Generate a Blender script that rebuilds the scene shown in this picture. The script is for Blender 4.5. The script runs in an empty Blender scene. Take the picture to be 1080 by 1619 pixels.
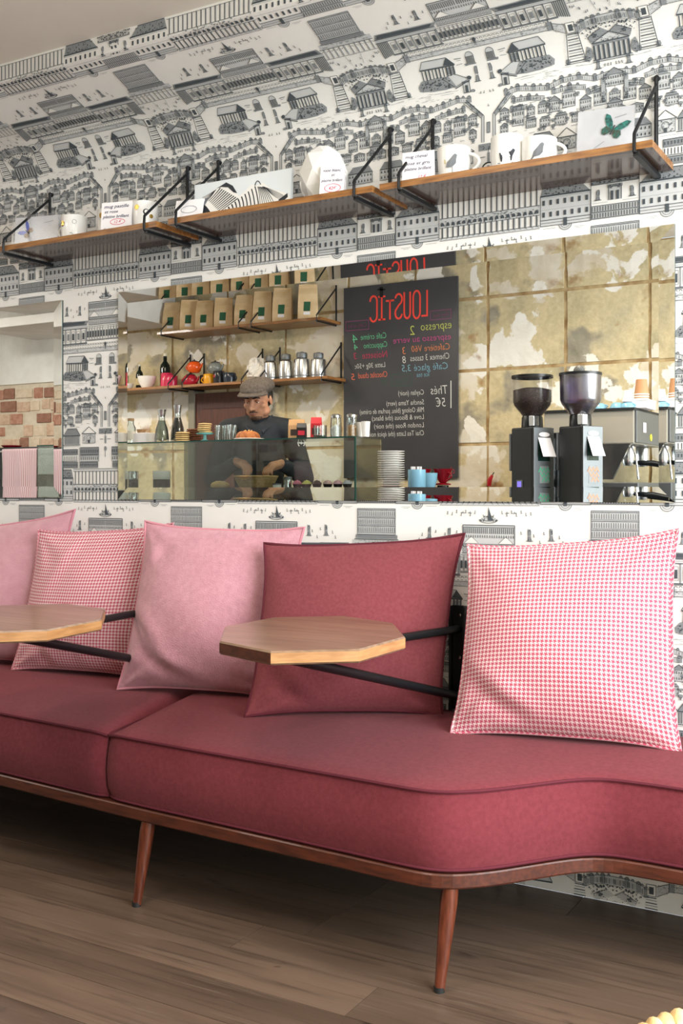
import bpy, bmesh, math, random
from mathutils import Vector, Matrix
from math import sin, cos, pi, radians, sqrt, atan2

random.seed(7)
SC = bpy.context.scene
COL = SC.collection

# ------------------------------------------------------------------ camera
FPX, TH, CAM_H, CAM_D, HZ = 1680.0, radians(30.2), 1.1, 2.81, 774.0
cam_d = bpy.data.cameras.new('camera')
cam = bpy.data.objects.new('camera', cam_d)
COL.objects.link(cam)
cam.location = (0, -CAM_D, CAM_H)
cam.rotation_euler = (pi / 2, 0, TH)
cam_d.sensor_fit = 'VERTICAL'
cam_d.sensor_height = 36.0
cam_d.sensor_width = 24.0
cam_d.lens = FPX * 36.0 / 1619.0
cam_d.shift_y = (HZ - 809.5) / 1619.0
cam_d.clip_start = 0.02
SC.camera = cam

# ------------------------------------------------------------------ world, daylight, exposure
world = bpy.data.worlds.new('world')
SC.world = world
world.use_nodes = True
wb = world.node_tree.nodes['Background']
wb.inputs[0].default_value = (0.75, 0.87, 1.0, 1)
wb.inputs[1].default_value = 1.0

def area(name, loc, rot, sx, sy, power, col):
    l = bpy.data.lights.new(name, 'AREA')
    l.shape = 'RECTANGLE'
    l.size, l.size_y, l.energy, l.color = sx, sy, power, col
    o = bpy.data.objects.new(name, l)
    o.location, o.rotation_euler = loc, rot
    COL.objects.link(o)
    return o

# daylight through the shop window (opening in wall_right, x = 1.5)
area('window_daylight', (1.62, -1.72, 1.52), (0, radians(68), 0), 1.9, 2.6, 200, (0.96, 0.985, 1.0))
SC.view_settings.view_transform = 'Standard'
SC.view_settings.look = 'None'
SC.view_settings.exposure = 0.26
SC.view_settings.gamma = 1.0
SC.view_settings.use_curve_mapping = False

# ------------------------------------------------------------------ helpers
def at(px, py, Y):
    """point of the photograph's frame at the depth plane y = Y"""
    u, v = (px - 540) / FPX, (HZ - py) / FPX
    d = (-sin(TH) + u * cos(TH), cos(TH) + u * sin(TH), v)
    t = (Y + CAM_D) / d[1]
    return Vector((d[0] * t, Y, CAM_H + d[2] * t))

def atz(px, py, Z):
    u, v = (px - 540) / FPX, (HZ - py) / FPX
    d = (-sin(TH) + u * cos(TH), cos(TH) + u * sin(TH), v)
    t = (Z - CAM_H) / d[2]
    return Vector((d[0] * t, -CAM_D + d[1] * t, Z))

def rv(px, py, Yv):
    """real place of something seen in the mirror at depth Yv behind the glass"""
    p = at(px, py, Yv)
    return Vector((p.x, -Yv, p.z))

def lin(c):
    if isinstance(c, str):
        c = c.lstrip('#')
        c = [int(c[i:i + 2], 16) / 255 for i in (0, 2, 4)]
    return tuple(x / 12.92 if x <= 0.04045 else ((x + 0.055) / 1.055) ** 2.4 for x in c) + (1,)

class MB:
    def __init__(self):
        self.v, self.f, self.uv = [], [], None
    def add(self, vs, fs):
        n = len(self.v)
        self.v += [tuple(p) for p in vs]
        self.f += [tuple(i + n for i in f) for f in fs]
        return self
    def box(self, x0, y0, z0, x1, y1, z1):
        return self.add([(x0, y0, z0), (x1, y0, z0), (x1, y1, z0), (x0, y1, z0), (x0, y0, z1), (x1, y0, z1), (x1, y1, z1), (x0, y1, z1)],
                        [(3, 2, 1, 0), (4, 5, 6, 7), (0, 1, 5, 4), (1, 2, 6, 5), (2, 3, 7, 6), (3, 0, 4, 7)])
    def prism(self, pts, a, b, axis='z'):
        """extrude a 2D outline between a and b along an axis"""
        m = {'z': lambda p, h: (p[0], p[1], h), 'y': lambda p, h: (p[0], h, p[1]), 'x': lambda p, h: (h, p[0], p[1])}[axis]
        n = len(pts)
        vs = [m(p, a) for p in pts] + [m(p, b) for p in pts]
        fs = [tuple(range(n - 1, -1, -1)), tuple(range(n, 2 * n))] + [(i, (i + 1) % n, n + (i + 1) % n, n + i) for i in range(n)]
        return self.add(vs, fs)
    def lathe(self, prof, c=(0, 0, 0), n=24, sx=1, sy=1):
        vs, fs, rings = [], [], []
        for r, z in prof:
            if r < 1e-6:
                rings.append([len(vs)]); vs.append((c[0], c[1], c[2] + z))
            else:
                rings.append(list(range(len(vs), len(vs) + n)))
                vs += [(c[0] + sx * r * cos(2 * pi * i / n), c[1] + sy * r * sin(2 * pi * i / n), c[2] + z) for i in range(n)]
        for A, B in zip(rings, rings[1:]):
            if len(A) == 1 and len(B) == 1: continue
            for i in range(n):
                j = (i + 1) % n
                if len(A) == 1: fs.append((A[0], B[j], B[i]))
                elif len(B) == 1: fs.append((A[i], A[j], B[0]))
                else: fs.append((A[i], A[j], B[j], B[i]))
        return self.add(vs, fs)
    def tube(self, path, r, n=8, closed=False):
        P = [Vector(p) for p in path]
        m = len(P)
        rs = r if isinstance(r, (list, tuple)) else [r] * m
        vs, fs, up = [], [], None
        for i in range(m):
            if closed: t = P[(i + 1) % m] - P[i - 1]
            else: t = P[min(i + 1, m - 1)] - P[max(i - 1, 0)]
            t.normalize()
            if up is None: up = Vector((0, 0, 1)) if abs(t.z) < .9 else Vector((1, 0, 0))
            a = t.cross(up)
            if a.length < 1e-5: a = t.orthogonal()
            a.normalize()
            b = a.cross(t).normalized()
            up = b
            vs += [P[i] + (a * cos(2 * pi * k / n) + b * sin(2 * pi * k / n)) * rs[i] for k in range(n)]
        for i in range(m if closed else m - 1):
            j = (i + 1) % m
            fs += [(i * n + k, i * n + (k + 1) % n, j * n + (k + 1) % n, j * n + k) for k in range(n)]
        if not closed: fs += [tuple(range(n - 1, -1, -1)), tuple(range((m - 1) * n, m * n))]
        return self.add(vs, fs)
    def grid(self, nu, nv, fn, flip=False):
        vs = [fn(i / nu, j / nv) for j in range(nv + 1) for i in range(nu + 1)]
        fs = []
        for j in range(nv):
            for i in range(nu):
                a = j * (nu + 1) + i
                q = (a, a + 1, a + nu + 2, a + nu + 1)
                fs.append(q[::-1] if flip else q)
        return self.add(vs, fs)
    def ball(self, c, r, n=16, m=10, s=(1, 1, 1)):
        prof = [(r * sin(pi * i / m), -r * cos(pi * i / m)) for i in range(m + 1)]
        k = len(self.v)
        self.lathe(prof, (0, 0, 0), n)
        for i in range(k, len(self.v)):
            x, y, z = self.v[i]
            self.v[i] = (c[0] + x * s[0], c[1] + y * s[1], c[2] + z * s[2])
        return self
    def xf(self, M):
        self.v = [tuple(M @ Vector(p)) for p in self.v]
        return self
    def build(self, name, mat, parent=None, smooth=False, bev=0, loc=None, rz=0, seg=2):
        me = bpy.data.meshes.new(name)
        me.from_pydata(self.v, [], self.f)
        if self.uv: 
            ul = me.uv_layers.new(name='UVMap')
            for lp in me.loops: ul.data[lp.index].uv = self.uv[lp.vertex_index]
        if smooth:
            me.shade_smooth()
            if smooth != 'all':
                try: me.set_sharp_from_angle(angle=radians(42))
                except Exception: pass
        for m in (mat if isinstance(mat, (list, tuple)) else [mat]): me.materials.append(m)
        o = bpy.data.objects.new(name, me)
        COL.objects.link(o)
        if parent: o.parent = parent
        if loc is not None: o.location = loc
        o.rotation_euler[2] = rz
        if bev:
            b = o.modifiers.new('bevel', 'BEVEL')
            b.width, b.segments, b.limit_method = bev, seg, 'ANGLE'
        return o

def tag(o, label=None, cat=None, group=None, kind=None):
    if label: o['label'] = label
    if cat: o['category'] = cat
    if group: o['group'] = group
    if kind: o['kind'] = kind
    return o

def thing(name, label, cat, loc=(0, 0, 0), rz=0, group=None):
    o = bpy.data.objects.new(name, None)
    o.empty_display_size = .05
    COL.objects.link(o)
    o.location = loc
    o.rotation_euler[2] = rz
    return tag(o, label, cat, group)

def copy_tree(o, parent=None):
    c = o.copy()
    COL.objects.link(c)
    c.parent = parent
    for ch in [x for x in o.children]: copy_tree(ch, c)
    return c

def dup(root, loc, rz=0, label=None, group=None):
    c = copy_tree(root)
    c.location = loc
    c.rotation_euler[2] = rz
    if label: c['label'] = label
    if group: c['group'] = group
    return c

_tx = {}
def text_polys(s, size=1.0, shear=0.0, thin=0.0):
    k = (s, shear, thin)
    if k not in _tx:
        cu = bpy.data.curves.new('t', 'FONT')
        cu.body = s
        cu.shear = shear
        cu.resolution_u = 2
        cu.offset = thin
        ob = bpy.data.objects.new('t', cu)
        COL.objects.link(ob)
        bpy.context.view_layer.update()
        me = bpy.data.meshes.new_from_object(ob.evaluated_get(bpy.context.evaluated_depsgraph_get()))
        _tx[k] = ([tuple(v.co) for v in me.vertices], [tuple(p.vertices) for p in me.polygons])
        bpy.data.objects.remove(ob); bpy.data.curves.remove(cu); bpy.data.meshes.remove(me)
    vs, fs = _tx[k]
    return [(x * size, y * size) for x, y, z in vs], fs

def text_on(mb, s, org, ux, uy, size, width=None, shear=.15, skew=0, thin=0.0):
    """lay flat lettering on a plane: origin, right and up vectors"""
    vs, fs = text_polys(s, size, shear, thin)
    w = max(v[0] for v in vs)
    k = width / w if width else 1
    org, ux, uy = Vector(org), Vector(ux), Vector(uy)
    mb.add([org + ux * (x * k) + uy * (y + skew * x * k) for x, y in vs], fs)

def stroke(mb, pts, w, org, ux, uy, nrm=None):
    """flat ribbon of pen strokes on a plane"""
    org, ux, uy = Vector(org), Vector(ux), Vector(uy)
    up_ = ux.cross(uy).normalized() * 4e-6
    for (x0, y0), (x1, y1) in zip(pts, pts[1:]):
        dx, dy = x1 - x0, y1 - y0
        l = sqrt(dx * dx + dy * dy) or 1e-9
        ex, ey = dx / l * w * .4, dy / l * w * .4
        nx, ny = -dy / l * w / 2, dx / l * w / 2
        q = [(x0 - ex + nx, y0 - ey + ny), (x0 - ex - nx, y0 - ey - ny), (x1 + ex - nx, y1 + ey - ny), (x1 + ex + nx, y1 + ey + ny)]
        mb.add([org + ux * a + uy * b for a, b in q], [(0, 1, 2, 3)])
        org = org + up_

def ell(cx, cy, rx, ry, n=20, a0=0, a1=2 * pi):
    return [(cx + rx * cos(a0 + (a1 - a0) * i / n), cy + ry * sin(a0 + (a1 - a0) * i / n)) for i in range(n + 1)]

# ------------------------------------------------------------------ materials
MATS = {}
def nd(nt, t, **kw):
    n = nt.nodes.new(t)
    for k, v in kw.items():
        if k.startswith('i_'): n.inputs[int(k[2:])].default_value = v
        else: setattr(n, k, v)
    return n

def M(name, c1, c2=None, scale=20.0, rough=.6, metal=0.0, bump=0.0, bscale=None, stretch=(1, 1, 1), detail=4, lo=.35, hi=.65,
      coords='Object', rnd=0.0, spec=.5, trans=0.0, sheen=0.0, emit=0.0, coat=0.0):
    m = bpy.data.materials.new(name)
    m.use_nodes = True
    nt = m.node_tree
    b = nt.nodes['Principled BSDF']
    b.inputs['Base Color'].default_value = lin(c1)
    b.inputs['Roughness'].default_value = rough
    b.inputs['Metallic'].default_value = metal
    b.inputs['Specular IOR Level'].default_value = spec
    b.inputs['Transmission Weight'].default_value = trans
    b.inputs['Sheen Weight'].default_value = sheen
    b.inputs['Coat Weight'].default_value = coat
    if emit:
        b.inputs['Emission Color'].default_value = lin(c1)
        b.inputs['Emission Strength'].default_value = emit
    tc = nd(nt, 'ShaderNodeTexCoord')
    src = tc.outputs[coords] if coords != 'World' else nd(nt, 'ShaderNodeNewGeometry').outputs['Position']
    mp = nd(nt, 'ShaderNodeMapping')
    mp.inputs['Scale'].default_value = stretch
    nt.links.new(src, mp.inputs['Vector'])
    vec = mp.outputs[0]
    if rnd and coords == 'Object':
        oi = nd(nt, 'ShaderNodeObjectInfo')
        ad = nd(nt, 'ShaderNodeVectorMath', operation='ADD')
        sc = nd(nt, 'ShaderNodeMath', operation='MULTIPLY'); sc.inputs[1].default_value = 37.0
        nt.links.new(oi.outputs['Random'], sc.inputs[0])
        nt.links.new(vec, ad.inputs[0]); nt.links.new(sc.outputs[0], ad.inputs[1])
        vec = ad.outputs[0]
    col = None
    if c2:
        n = nd(nt, 'ShaderNodeTexNoise')
        n.inputs['Scale'].default_value = scale
        n.inputs['Detail'].default_value = detail
        nt.links.new(vec, n.inputs['Vector'])
        r = nd(nt, 'ShaderNodeValToRGB')
        r.color_ramp.elements[0].position, r.color_ramp.elements[1].position = lo, hi
        r.color_ramp.elements[0].color, r.color_ramp.elements[1].color = lin(c1), lin(c2)
        nt.links.new(n.outputs[0], r.inputs[0])
        col = r.outputs[0]
        if rnd:
            oi = nd(nt, 'ShaderNodeObjectInfo')
            mr = nd(nt, 'ShaderNodeMapRange')
            mr.inputs[3].default_value, mr.inputs[4].default_value = 1 - rnd, 1 + rnd
            nt.links.new(oi.outputs['Random'], mr.inputs[0])
            hs = nd(nt, 'ShaderNodeHueSaturation')
            nt.links.new(mr.outputs[0], hs.inputs['Value'])
            nt.links.new(col, hs.inputs['Color'])
            col = hs.outputs[0]
        nt.links.new(col, b.inputs['Base Color'])
    if bump:
        n2 = nd(nt, 'ShaderNodeTexNoise')
        n2.inputs['Scale'].default_value = bscale or scale
        n2.inputs['Detail'].default_value = 3
        nt.links.new(vec, n2.inputs['Vector'])
        bp = nd(nt, 'ShaderNodeBump')
        bp.inputs['Strength'].default_value = bump
        bp.inputs['Distance'].default_value = .01
        nt.links.new(n2.outputs[0], bp.inputs['Height'])
        nt.links.new(bp.outputs[0], b.inputs['Normal'])
    MATS[name] = m
    return m

def clear(name, tint, gloss=.12, rough=.02, fres=.6):
    """thin clear glass or plastic: see-through sheet with a surface sheen"""
    m = bpy.data.materials.new(name)
    m.use_nodes = True
    nt = m.node_tree
    nt.nodes.clear()
    out = nd(nt, 'ShaderNodeOutputMaterial')
    mx = nd(nt, 'ShaderNodeMixShader')
    tr = nd(nt, 'ShaderNodeBsdfTransparent'); tr.inputs[0].default_value = lin(tint)
    gl = nd(nt, 'ShaderNodeBsdfGlossy'); gl.inputs['Roughness'].default_value = rough
    lw = nd(nt, 'ShaderNodeLayerWeight'); lw.inputs[0].default_value = .25
    mm = nd(nt, 'ShaderNodeMath', operation='MULTIPLY_ADD'); mm.inputs[1].default_value = fres; mm.inputs[2].default_value = gloss
    nt.links.new(lw.outputs['Fresnel'], mm.inputs[0])
    nt.links.new(mm.outputs[0], mx.inputs[0])
    nt.links.new(tr.outputs[0], mx.inputs[1]); nt.links.new(gl.outputs[0], mx.inputs[2])
    nt.links.new(mx.outputs[0], out.inputs[0])
    MATS[name] = m
    return m

paper = M('paper', '#ecebe8', '#e6e4e0', 3, .85, coords='World')
ink_light = M('ink_light', '#c6c8c9', rough=.9)
ink_mid = M('ink_mid', '#a2a6a9', rough=.9)
ink_dark = M('ink_dark', '#474e54', rough=.9)
plaster = M('plaster', '#e4ded4', '#dcd5ca', 2, .9, coords='World')
white_paint = M('white_paint', '#e8e6e1', '#d8d5cf', 4, .8, coords='World', bump=.1, bscale=30)
black_metal = M('black_metal', '#15171a', rough=.42, metal=.3)
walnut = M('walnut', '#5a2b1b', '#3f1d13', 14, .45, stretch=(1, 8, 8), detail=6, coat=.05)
leg_wood = M('leg_wood', '#6f3723', '#4f2416', 14, .35, stretch=(8, 8, 1), detail=6, coat=.2)
shelf_wood = M('shelf_wood', '#a3713b', '#7a4e27', 12, .4, stretch=(1, 9, 9), detail=6, coat=.2)
shelf_face = M('shelf_face', '#5d4a42', '#48372f', 10, .22, stretch=(1, 9, 9), detail=6, coat=.3)
white_cer = M('white_cer', '#f3f2ef', rough=.22)
gold = M('gold', '#c8a558', rough=.25, metal=.9)
card_paper = M('card_paper', '#f4f1f3', rough=.8)
pen_ink = M('pen_ink', '#33335c', rough=.8)
red_ink = M('red_ink', '#d8466a', rough=.8)
grey_ink = M('grey_ink', '#8b8f98', rough=.8)
dark_print = M('dark_print', '#2c3138', rough=.7)
burgundy = M('burgundy', '#79343c', '#702e36', 90, .95, spec=.2, sheen=.05, bump=.25, bscale=700)
burgundy_pipe = M('burgundy_pipe', '#5c2630', rough=.95, spec=.2)
red_linen = M('red_linen', '#834248', '#7a3b41', 120, .95, spec=.2, sheen=.05, bump=.25, bscale=600)
pink_velvet = M('pink_velvet', '#c68f9b', '#b8818d', 60, .8, sheen=.3, bump=.3, bscale=260, lo=.3, hi=.7)
pink_pale = M('pink_pale', '#c995a0', '#c18c97', 30, .8, sheen=.3, bump=.2, bscale=260)
pink_pipe = M('pink_pipe', '#c57f8c', rough=.85, sheen=.4)
glass = clear('glass', '#f8fbfa', .07)
case_glass = clear('case_glass', '#f0f5f3', .05)
plastic = clear('plastic', '#fbfbfb', .015, .2, .15)
steel = M('steel', '#c9cbcd', rough=.22, metal=1.0)
brushed = M('brushed', '#7f8386', rough=.55, metal=1.0)
black_plastic = M('black_plastic', '#101417', rough=.35)
rubber = M('rubber', '#1c1e20', rough=.6)
# ------------------------------------------------------------------ the room
X0, X1, YB, ZC = -7.4, 1.5, -3.15, 2.498
S1, PHI = 2.16, radians(68)

_prof = [(0.0, 0.0), (0.0, S1)]
_ss = [0.0, S1]
def _mkprof():
    y, z, s, n = 0.0, S1, S1, 60
    send = 2.645
    ds = (send - S1) / n
    for i in range(n):
        sm = s + ds / 2
        ph = PHI * min(1, (sm - S1) / .24)
        y -= sin(ph) * ds; z += cos(ph) * ds; s += ds
        _prof.append((y, z)); _ss.append(s)
    _prof.append((y, ZC)); _ss.append(s + ZC - z)
_mkprof()
S_END = _ss[-1]
Y_LIP = _prof[-1][0]

def surf(x, s, off):
    """point on the papered wall at height s along its surface, lifted by off"""
    if s <= S1: return (x, -off, s)
    k = 2
    while k < len(_ss) - 1 and _ss[k] < s: k += 1
    (ya, za), (yb, zb) = _prof[k - 1], _prof[k]
    t = (s - _ss[k - 1]) / (_ss[k] - _ss[k - 1])
    dy, dz = yb - ya, zb - za
    l = sqrt(dy * dy + dz * dz)
    ny, nz = -dz / l, dy / l
    return (x, ya + dy * t + ny * off, za + dz * t + nz * off)

mb = MB()
pts = _prof + [(.12, ZC), (.12, 0)]
mb.prism([(p[0], p[1]) for p in pts], X0, X1, 'x')
wall_back = tag(mb.build('wall_back', paper), kind='structure')

# --- the printed city drawing on the paper: one repeat, drawn in ink shapes
W = .714
class Tile:
    def __init__(self):
        self.p = {0: [], 1: [], 2: [], 3: []}
        self.c, self.sym = 0.0, True
    def poly(self, pts, tone, raw=False):
        if tone == 1 and not raw:        # engraver's hatching over the darker tints
            d0, d1 = min(p[1] for p in pts), max(p[1] for p in pts)
            d = d0 + .0022
            while d < d1 - .001:
                xs_ = sorted(a[0] + (b[0] - a[0]) * (d - a[1]) / (b[1] - a[1]) for a, b in zip(pts, pts[1:] + pts[:1]) if (a[1] - d) * (b[1] - d) < 0)
                for u0, u1 in zip(xs_[::2], xs_[1::2]):
                    if u1 - u0 > .004: self.poly([(u0, d - .00045), (u1, d - .00045), (u1, d + .00045), (u0, d + .00045)], 2, True)
                d += .0036
        self.p[tone].append([(self.c + u, d) for u, d in pts])
        if self.sym and not (min(p[0] for p in pts) < -1e-6 and max(p[0] for p in pts) > 1e-6): self.p[tone].append([(self.c - u, d) for u, d in pts][::-1])
    def rect(self, u0, d0, u1, d1, tone): self.poly([(u0, d0), (u1, d0), (u1, d1), (u0, d1)], tone)
    def line(self, u0, d0, u1, d1, w=.0014, tone=2):
        dx, dy = u1 - u0, d1 - d0
        l = sqrt(dx * dx + dy * dy) or 1e-9
        nx, ny = -dy / l * w / 2, dx / l * w / 2
        self.poly([(u0 + nx, d0 + ny), (u1 + nx, d1 + ny), (u1 - nx, d1 - ny), (u0 - nx, d0 - ny)], tone)
    def path(self, pts, w=.0014, tone=2, closed=False):
        q = pts + [pts[0]] if closed else pts
        for a, b in zip(q, q[1:]): self.line(*a, *b, w, tone)
    def frame(self, u0, d0, u1, d1, w=.0014, tone=2): self.path([(u0, d0), (u1, d0), (u1, d1), (u0, d1)], w, tone, True)
    def cols(self, u0, u1, d0, d1, n, w=.002, tone=2, gap=0):
        for i in range(n + 1):
            u = u0 + (u1 - u0) * i / n
            self.line(u, d0, u, d1, w, tone)
    def spots(self, u0, d0, u1, d1, n, r=.0016, tone=2):
        for i in range(n):
            u, d, a = random.uniform(u0, u1), random.uniform(d0, d1), random.uniform(.5, 1.3) * r
            b = random.uniform(.5, 1.5)
            self.poly([(u - a * b, d), (u, d - a), (u + a * b, d), (u, d + a)], tone)
    def blob(self, u, d, ru, rd, tone=1, n=14, j=.25, sp=10):
        self.poly([(u + ru * (1 + random.uniform(-j, j)) * cos(2 * pi * i / n), d + rd * (1 + random.uniform(-j, j)) * sin(2 * pi * i / n)) for i in range(n)], tone)
        self.spots(u - ru * .7, d - rd * .7, u + ru * .7, d + rd * .7, sp, min(ru, rd) * .16)
    def person(self, u, d, h=.009):
        self.line(u, d - h, u + .001, d, .0016)
        self.line(u - .001, d, u + .004, d - .001, .0012)
        if random.random() < .5: self.line(u, d - h * .6, u + .003, d - h * .8, .001)
    def statue(self, u, d, h=.03):
        self.blob(u, d - h * .7, .005, h * .33, 1, 8, .2, 5)
        self.poly([(u - .006, d), (u - .003, d - h * .4), (u + .003, d - h * .4), (u + .008, d)], 1)
        self.line(u - .004, d - h, u - .003, d, .001); self.line(u + .004, d - h * .9, u + .005, d, .001)
        self.line(u - .009, d, u + .011, d, .0016)
    def tree(self, u, d, h=.02):
        self.blob(u, d - h * .65, .007, h * .4, 1, 9, .25, 6); self.line(u, d - h * .4, u, d, .0018); self.line(u - .006, d, u + .006, d, .001)
    def facade(self, u0, d0, u1, d1, rows, n, tone=0, arch=False):
        self.rect(u0, d0, u1, d1, tone)
        self.frame(u0, d0, u1, d1, .0013)
        hh, ww = (d1 - d0) / rows, (u1 - u0) / n
        for r in range(rows):
            self.line(u0, d0 + r * hh + hh * .12, u1, d0 + r * hh + hh * .12, .001, 1)
            for i in range(n):
                a, b = u0 + ww * (i + .3), d0 + hh * (r + .32)
                self.rect(a, b, a + ww * .34, b + hh * .42, 2)
                if arch: self.line(a - ww * .12, b - hh * .06, a + ww * .52, b - hh * .06, .001)
    def house(self, u, d, w, h):
        k = random.random()
        self.facade(u - w / 2, d - h, u + w / 2, d, 2 if h > .018 else 1, max(2, int(w / .0060)), 0)
        self.spots(u - w / 2, d - h, u + w / 2, d, int(w * h * 26000), .0011, 1)
        r = h * random.uniform(.3, .6)
        if k < .5: self.poly([(u - w * .55, d - h), (u, d - h - r), (u + w * .55, d - h)], 1); self.path([(u - w * .55, d - h), (u, d - h - r), (u + w * .55, d - h)], .0014)
        elif k < .75: self.poly(ell(u, d - h, w * .35, r, 8, pi, 2 * pi), 1); self.line(u, d - h - r * 1.5, u, d - h - r, .0014)
        else: self.poly([(u - w * .55, d - h), (u - w * .35, d - h - r * .7), (u + w * .4, d - h - r * .8), (u + w * .55, d - h)], 1); self.line(u - w * .35, d - h - r * .7, u + w * .4, d - h - r * .8, .0014)
    def strip(self, pts, h, dens=.006, tower=.03):
        for (a, b), (c_, e) in zip(pts, pts[1:]):
            self.poly([(a, b), (c_, e), (c_, e + h), (a, b + h)], 0)
            self.line(a, b, c_, e, .0014); self.line(a, b + h, c_, e + h, .001)
            n = max(1, int(abs(c_ - a) / dens))
            for i in range(n):
                t = (i + .5) / n
                u, d = a + (c_ - a) * t, b + (e - b) * t
                self.line(u, d + h * .25, u, d + h * .85, .0018, random.choice((1, 2)))
            self.poly(ell(a, b + h * .1, .006, .008, 7, pi, 2 * pi), 1); self.path(ell(a, b + h * .1, .006, .008, 7, pi, 2 * pi), .0012)
            self.rect(a - .006, b, a + .006, b + h, 1)
            m = (a + c_) / 2, (b + e) / 2
            self.poly(ell(m[0], m[1], .004, .006, 6, pi, 2 * pi), 1); self.path(ell(m[0], m[1], .004, .006, 6, pi, 2 * pi), .001)

def draw_tile():
    T = Tile()
    # ---- centre axis: colonnade and palaces
    T.rect(0, -.037, .15, -.030, 0); T.line(0, -.030, .15, -.030, .001)
    T.line(0, -.038, .15, -.038, .0016)
    for i in range(9):
        u = .0083 + i * .0166
        T.line(u, -.068, u, -.038, .0036); T.line(u + .0036, -.066, u + .0036, -.040, .0013, 1)
        T.line(u - .001, -.038, u + .006, -.033, .001)
        T.poly(ell(u, -.072, .0055, .010, 8, pi, 2 * pi), 2)
        T.line(u, -.14, u, -.095, .0030); T.line(u + .003, -.14, u + .003, -.095, .001, 1)
    T.rect(0, -.094, .15, -.066, 0); T.line(0, -.094, .15, -.094, .0016); T.line(0, -.067, .15, -.067, .001)
    T.spots(0, -.092, .15, -.068, 70, .0022, 1); T.spots(0, -.092, .15, -.068, 40, .0016, 2)
    T.rect(0, -.150, .152, -.140, 0); T.line(0, -.140, .152, -.140, .0014); T.line(0, -.149, .152, -.149, .001)
    T.facade(.152, -.115, .292, -.050, 2, 7, 0); T.frame(.152, -.115, .292, -.034, .0016)
    T.rect(.152, -.050, .292, -.034, 0); T.line(.152, -.050, .292, -.050, .0016); T.line(.152, -.042, .292, -.042, .001)
    T.poly([(.152, -.115), (.160, -.146), (.262, -.146), (.292, -.115)], 1)
    T.spots(.165, -.142, .27, -.119, 40, .0022); T.line(.160, -.146, .262, -.146, .002); T.line(.152, -.117, .292, -.117, .002)
    T.poly(ell(.222, -.034, .018, .016, 10, 0, pi), 0); T.path(ell(.222, -.034, .018, .016, 10, 0, pi), .0014); T.path(ell(.222, -.034, .012, .010, 10, 0, pi), .001)
    T.rect(.217, -.052, .227, -.030, 2)
    T.line(.160, -.027, .195, -.027, .001, 1); T.line(.245, -.024, .275, -.024, .001, 1); T.line(.25, -.02, .268, -.02, .001, 1)
    # fountain
    T.poly([(-.002, .012), (0, -.026), (.012, .012)], 2)
    T.path(ell(0, .010, .028, .010, 14, 0, pi), .0016); T.path(ell(0, .006, .020, .008, 10, 0, pi), .0013); T.spots(0, -.002, .026, .016, 16, .002)
    T.poly(ell(0, .010, .026, .008, 12), 0)
    for i in range(7): T.person(.040 + i * .014, -.004 + random.uniform(-.006, .01))
    for u in (.05, .072): T.line(u, -.008, u + .012, -.009, .0016); T.line(u + .005, -.013, u + .006, -.008, .0016)
    # court
    T.rect(0, .026, .078, .088, 0); T.frame(-.078, .026, .078, .088, .002); T.line(0, .032, .078, .032, .0016); T.line(0, .080, .078, .080, .0012)
    T.cols(.004, .074, .034, .050, 12, .0022); T.cols(.004, .074, .054, .062, 10, .002); T.poly([(.03, .078), (.052, .058), (.074, .078)], 3); T.path([(.03, .078), (.052, .058), (.074, .078)], .001)
    T.cols(.002, .076, .081, .087, 14, .0015)
    T.statue(.120, .068, .034); T.statue(.182, .066, .034)
    for i in range(5): T.person(.092 + i * .022 + random.uniform(-.004, .004), random.uniform(.045, .07), .008)
    T.person(.15, .075); T.person(.205, .06); T.person(.215, .075)
    # grand palace
    T.poly([(.088, .104), (.078, .090), (.262, .086), (.270, .104)], 1); T.poly([(.100, .101), (.092, .092), (.256, .089), (.262, .101)], 2)
    T.spots(.1, .092, .25, .1, 22, .003, 0)
    T.rect(.086, .104, .272, .117, 0); T.line(.086, .104, .272, .104, .0016); T.line(.086, .116, .272, .116, .0022); T.line(.086, .110, .272, .110, .001, 1)
    for i in range(6):
        u = .090 + i * .0245
        T.line(u, .117, u, .168, .0034, 1); T.line(u + .002, .117, u + .002, .168, .0013)
        T.rect(u + .008, .132, u + .017, .155, 1 if i % 2 else 2); T.frame(u + .006, .124, u + .019, .160, .001)
    T.poly([(.238, .117), (.272, .117), (.272, .178), (.238, .168)], 0)
    for i in range(7): T.line(.238 + i * .0052, .117, .238 + i * .0052, .167 + i * .0015, .0022)
    T.line(.086, .168, .24, .168, .0024); T.rect(.086, .169, .24, .173, 1)
    T.rect(0, .092, .08, .106, 0); T.line(0, .092, .08, .092, .001); T.line(0, .106, .08, .106, .002); T.line(0, .112, .085, .112, .0014)
    for i in range(9): T.path(ell(.004 + i * .009, .099, .0032, .0036, 6), .001)
    for i in range(7):
        u = .0065 + i * .0125
        T.line(u + .006, .113, u + .006, .160, .0024, 1); T.rect(u - .003, .128, u + .003, .150, 2); T.frame(u - .0045, .118, u + .0045, .158, .0009)
    T.line(0, .161, .086, .161, .0022)
    # terrace
    T.line(0, .172, .205, .172, .001, 1)
    for i in range(17): T.path(ell(.008 + i * .012, .179, .0038, .0046, 6, pi, 2 * pi), .0014); T.line(.005 + i * .012, .184, .012 + i * .012, .184, .0012)
    T.rect(0, .188, .208, .202, 0); T.line(0, .188, .21, .188, .0012); T.spots(0, .189, .208, .201, 90, .0016, 1); T.line(0, .202, .208, .202, .0014)
    T.blob(0, .178, .005, .008, 2, 8, .1, 0); T.rect(-.003, .184, .003, .196, 1)
    T.rect(.203, .178, .217, .205, 1); T.line(.210, .170, .210, .178, .003); T.line(.217, .178, .217, .205, .0018)
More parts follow.
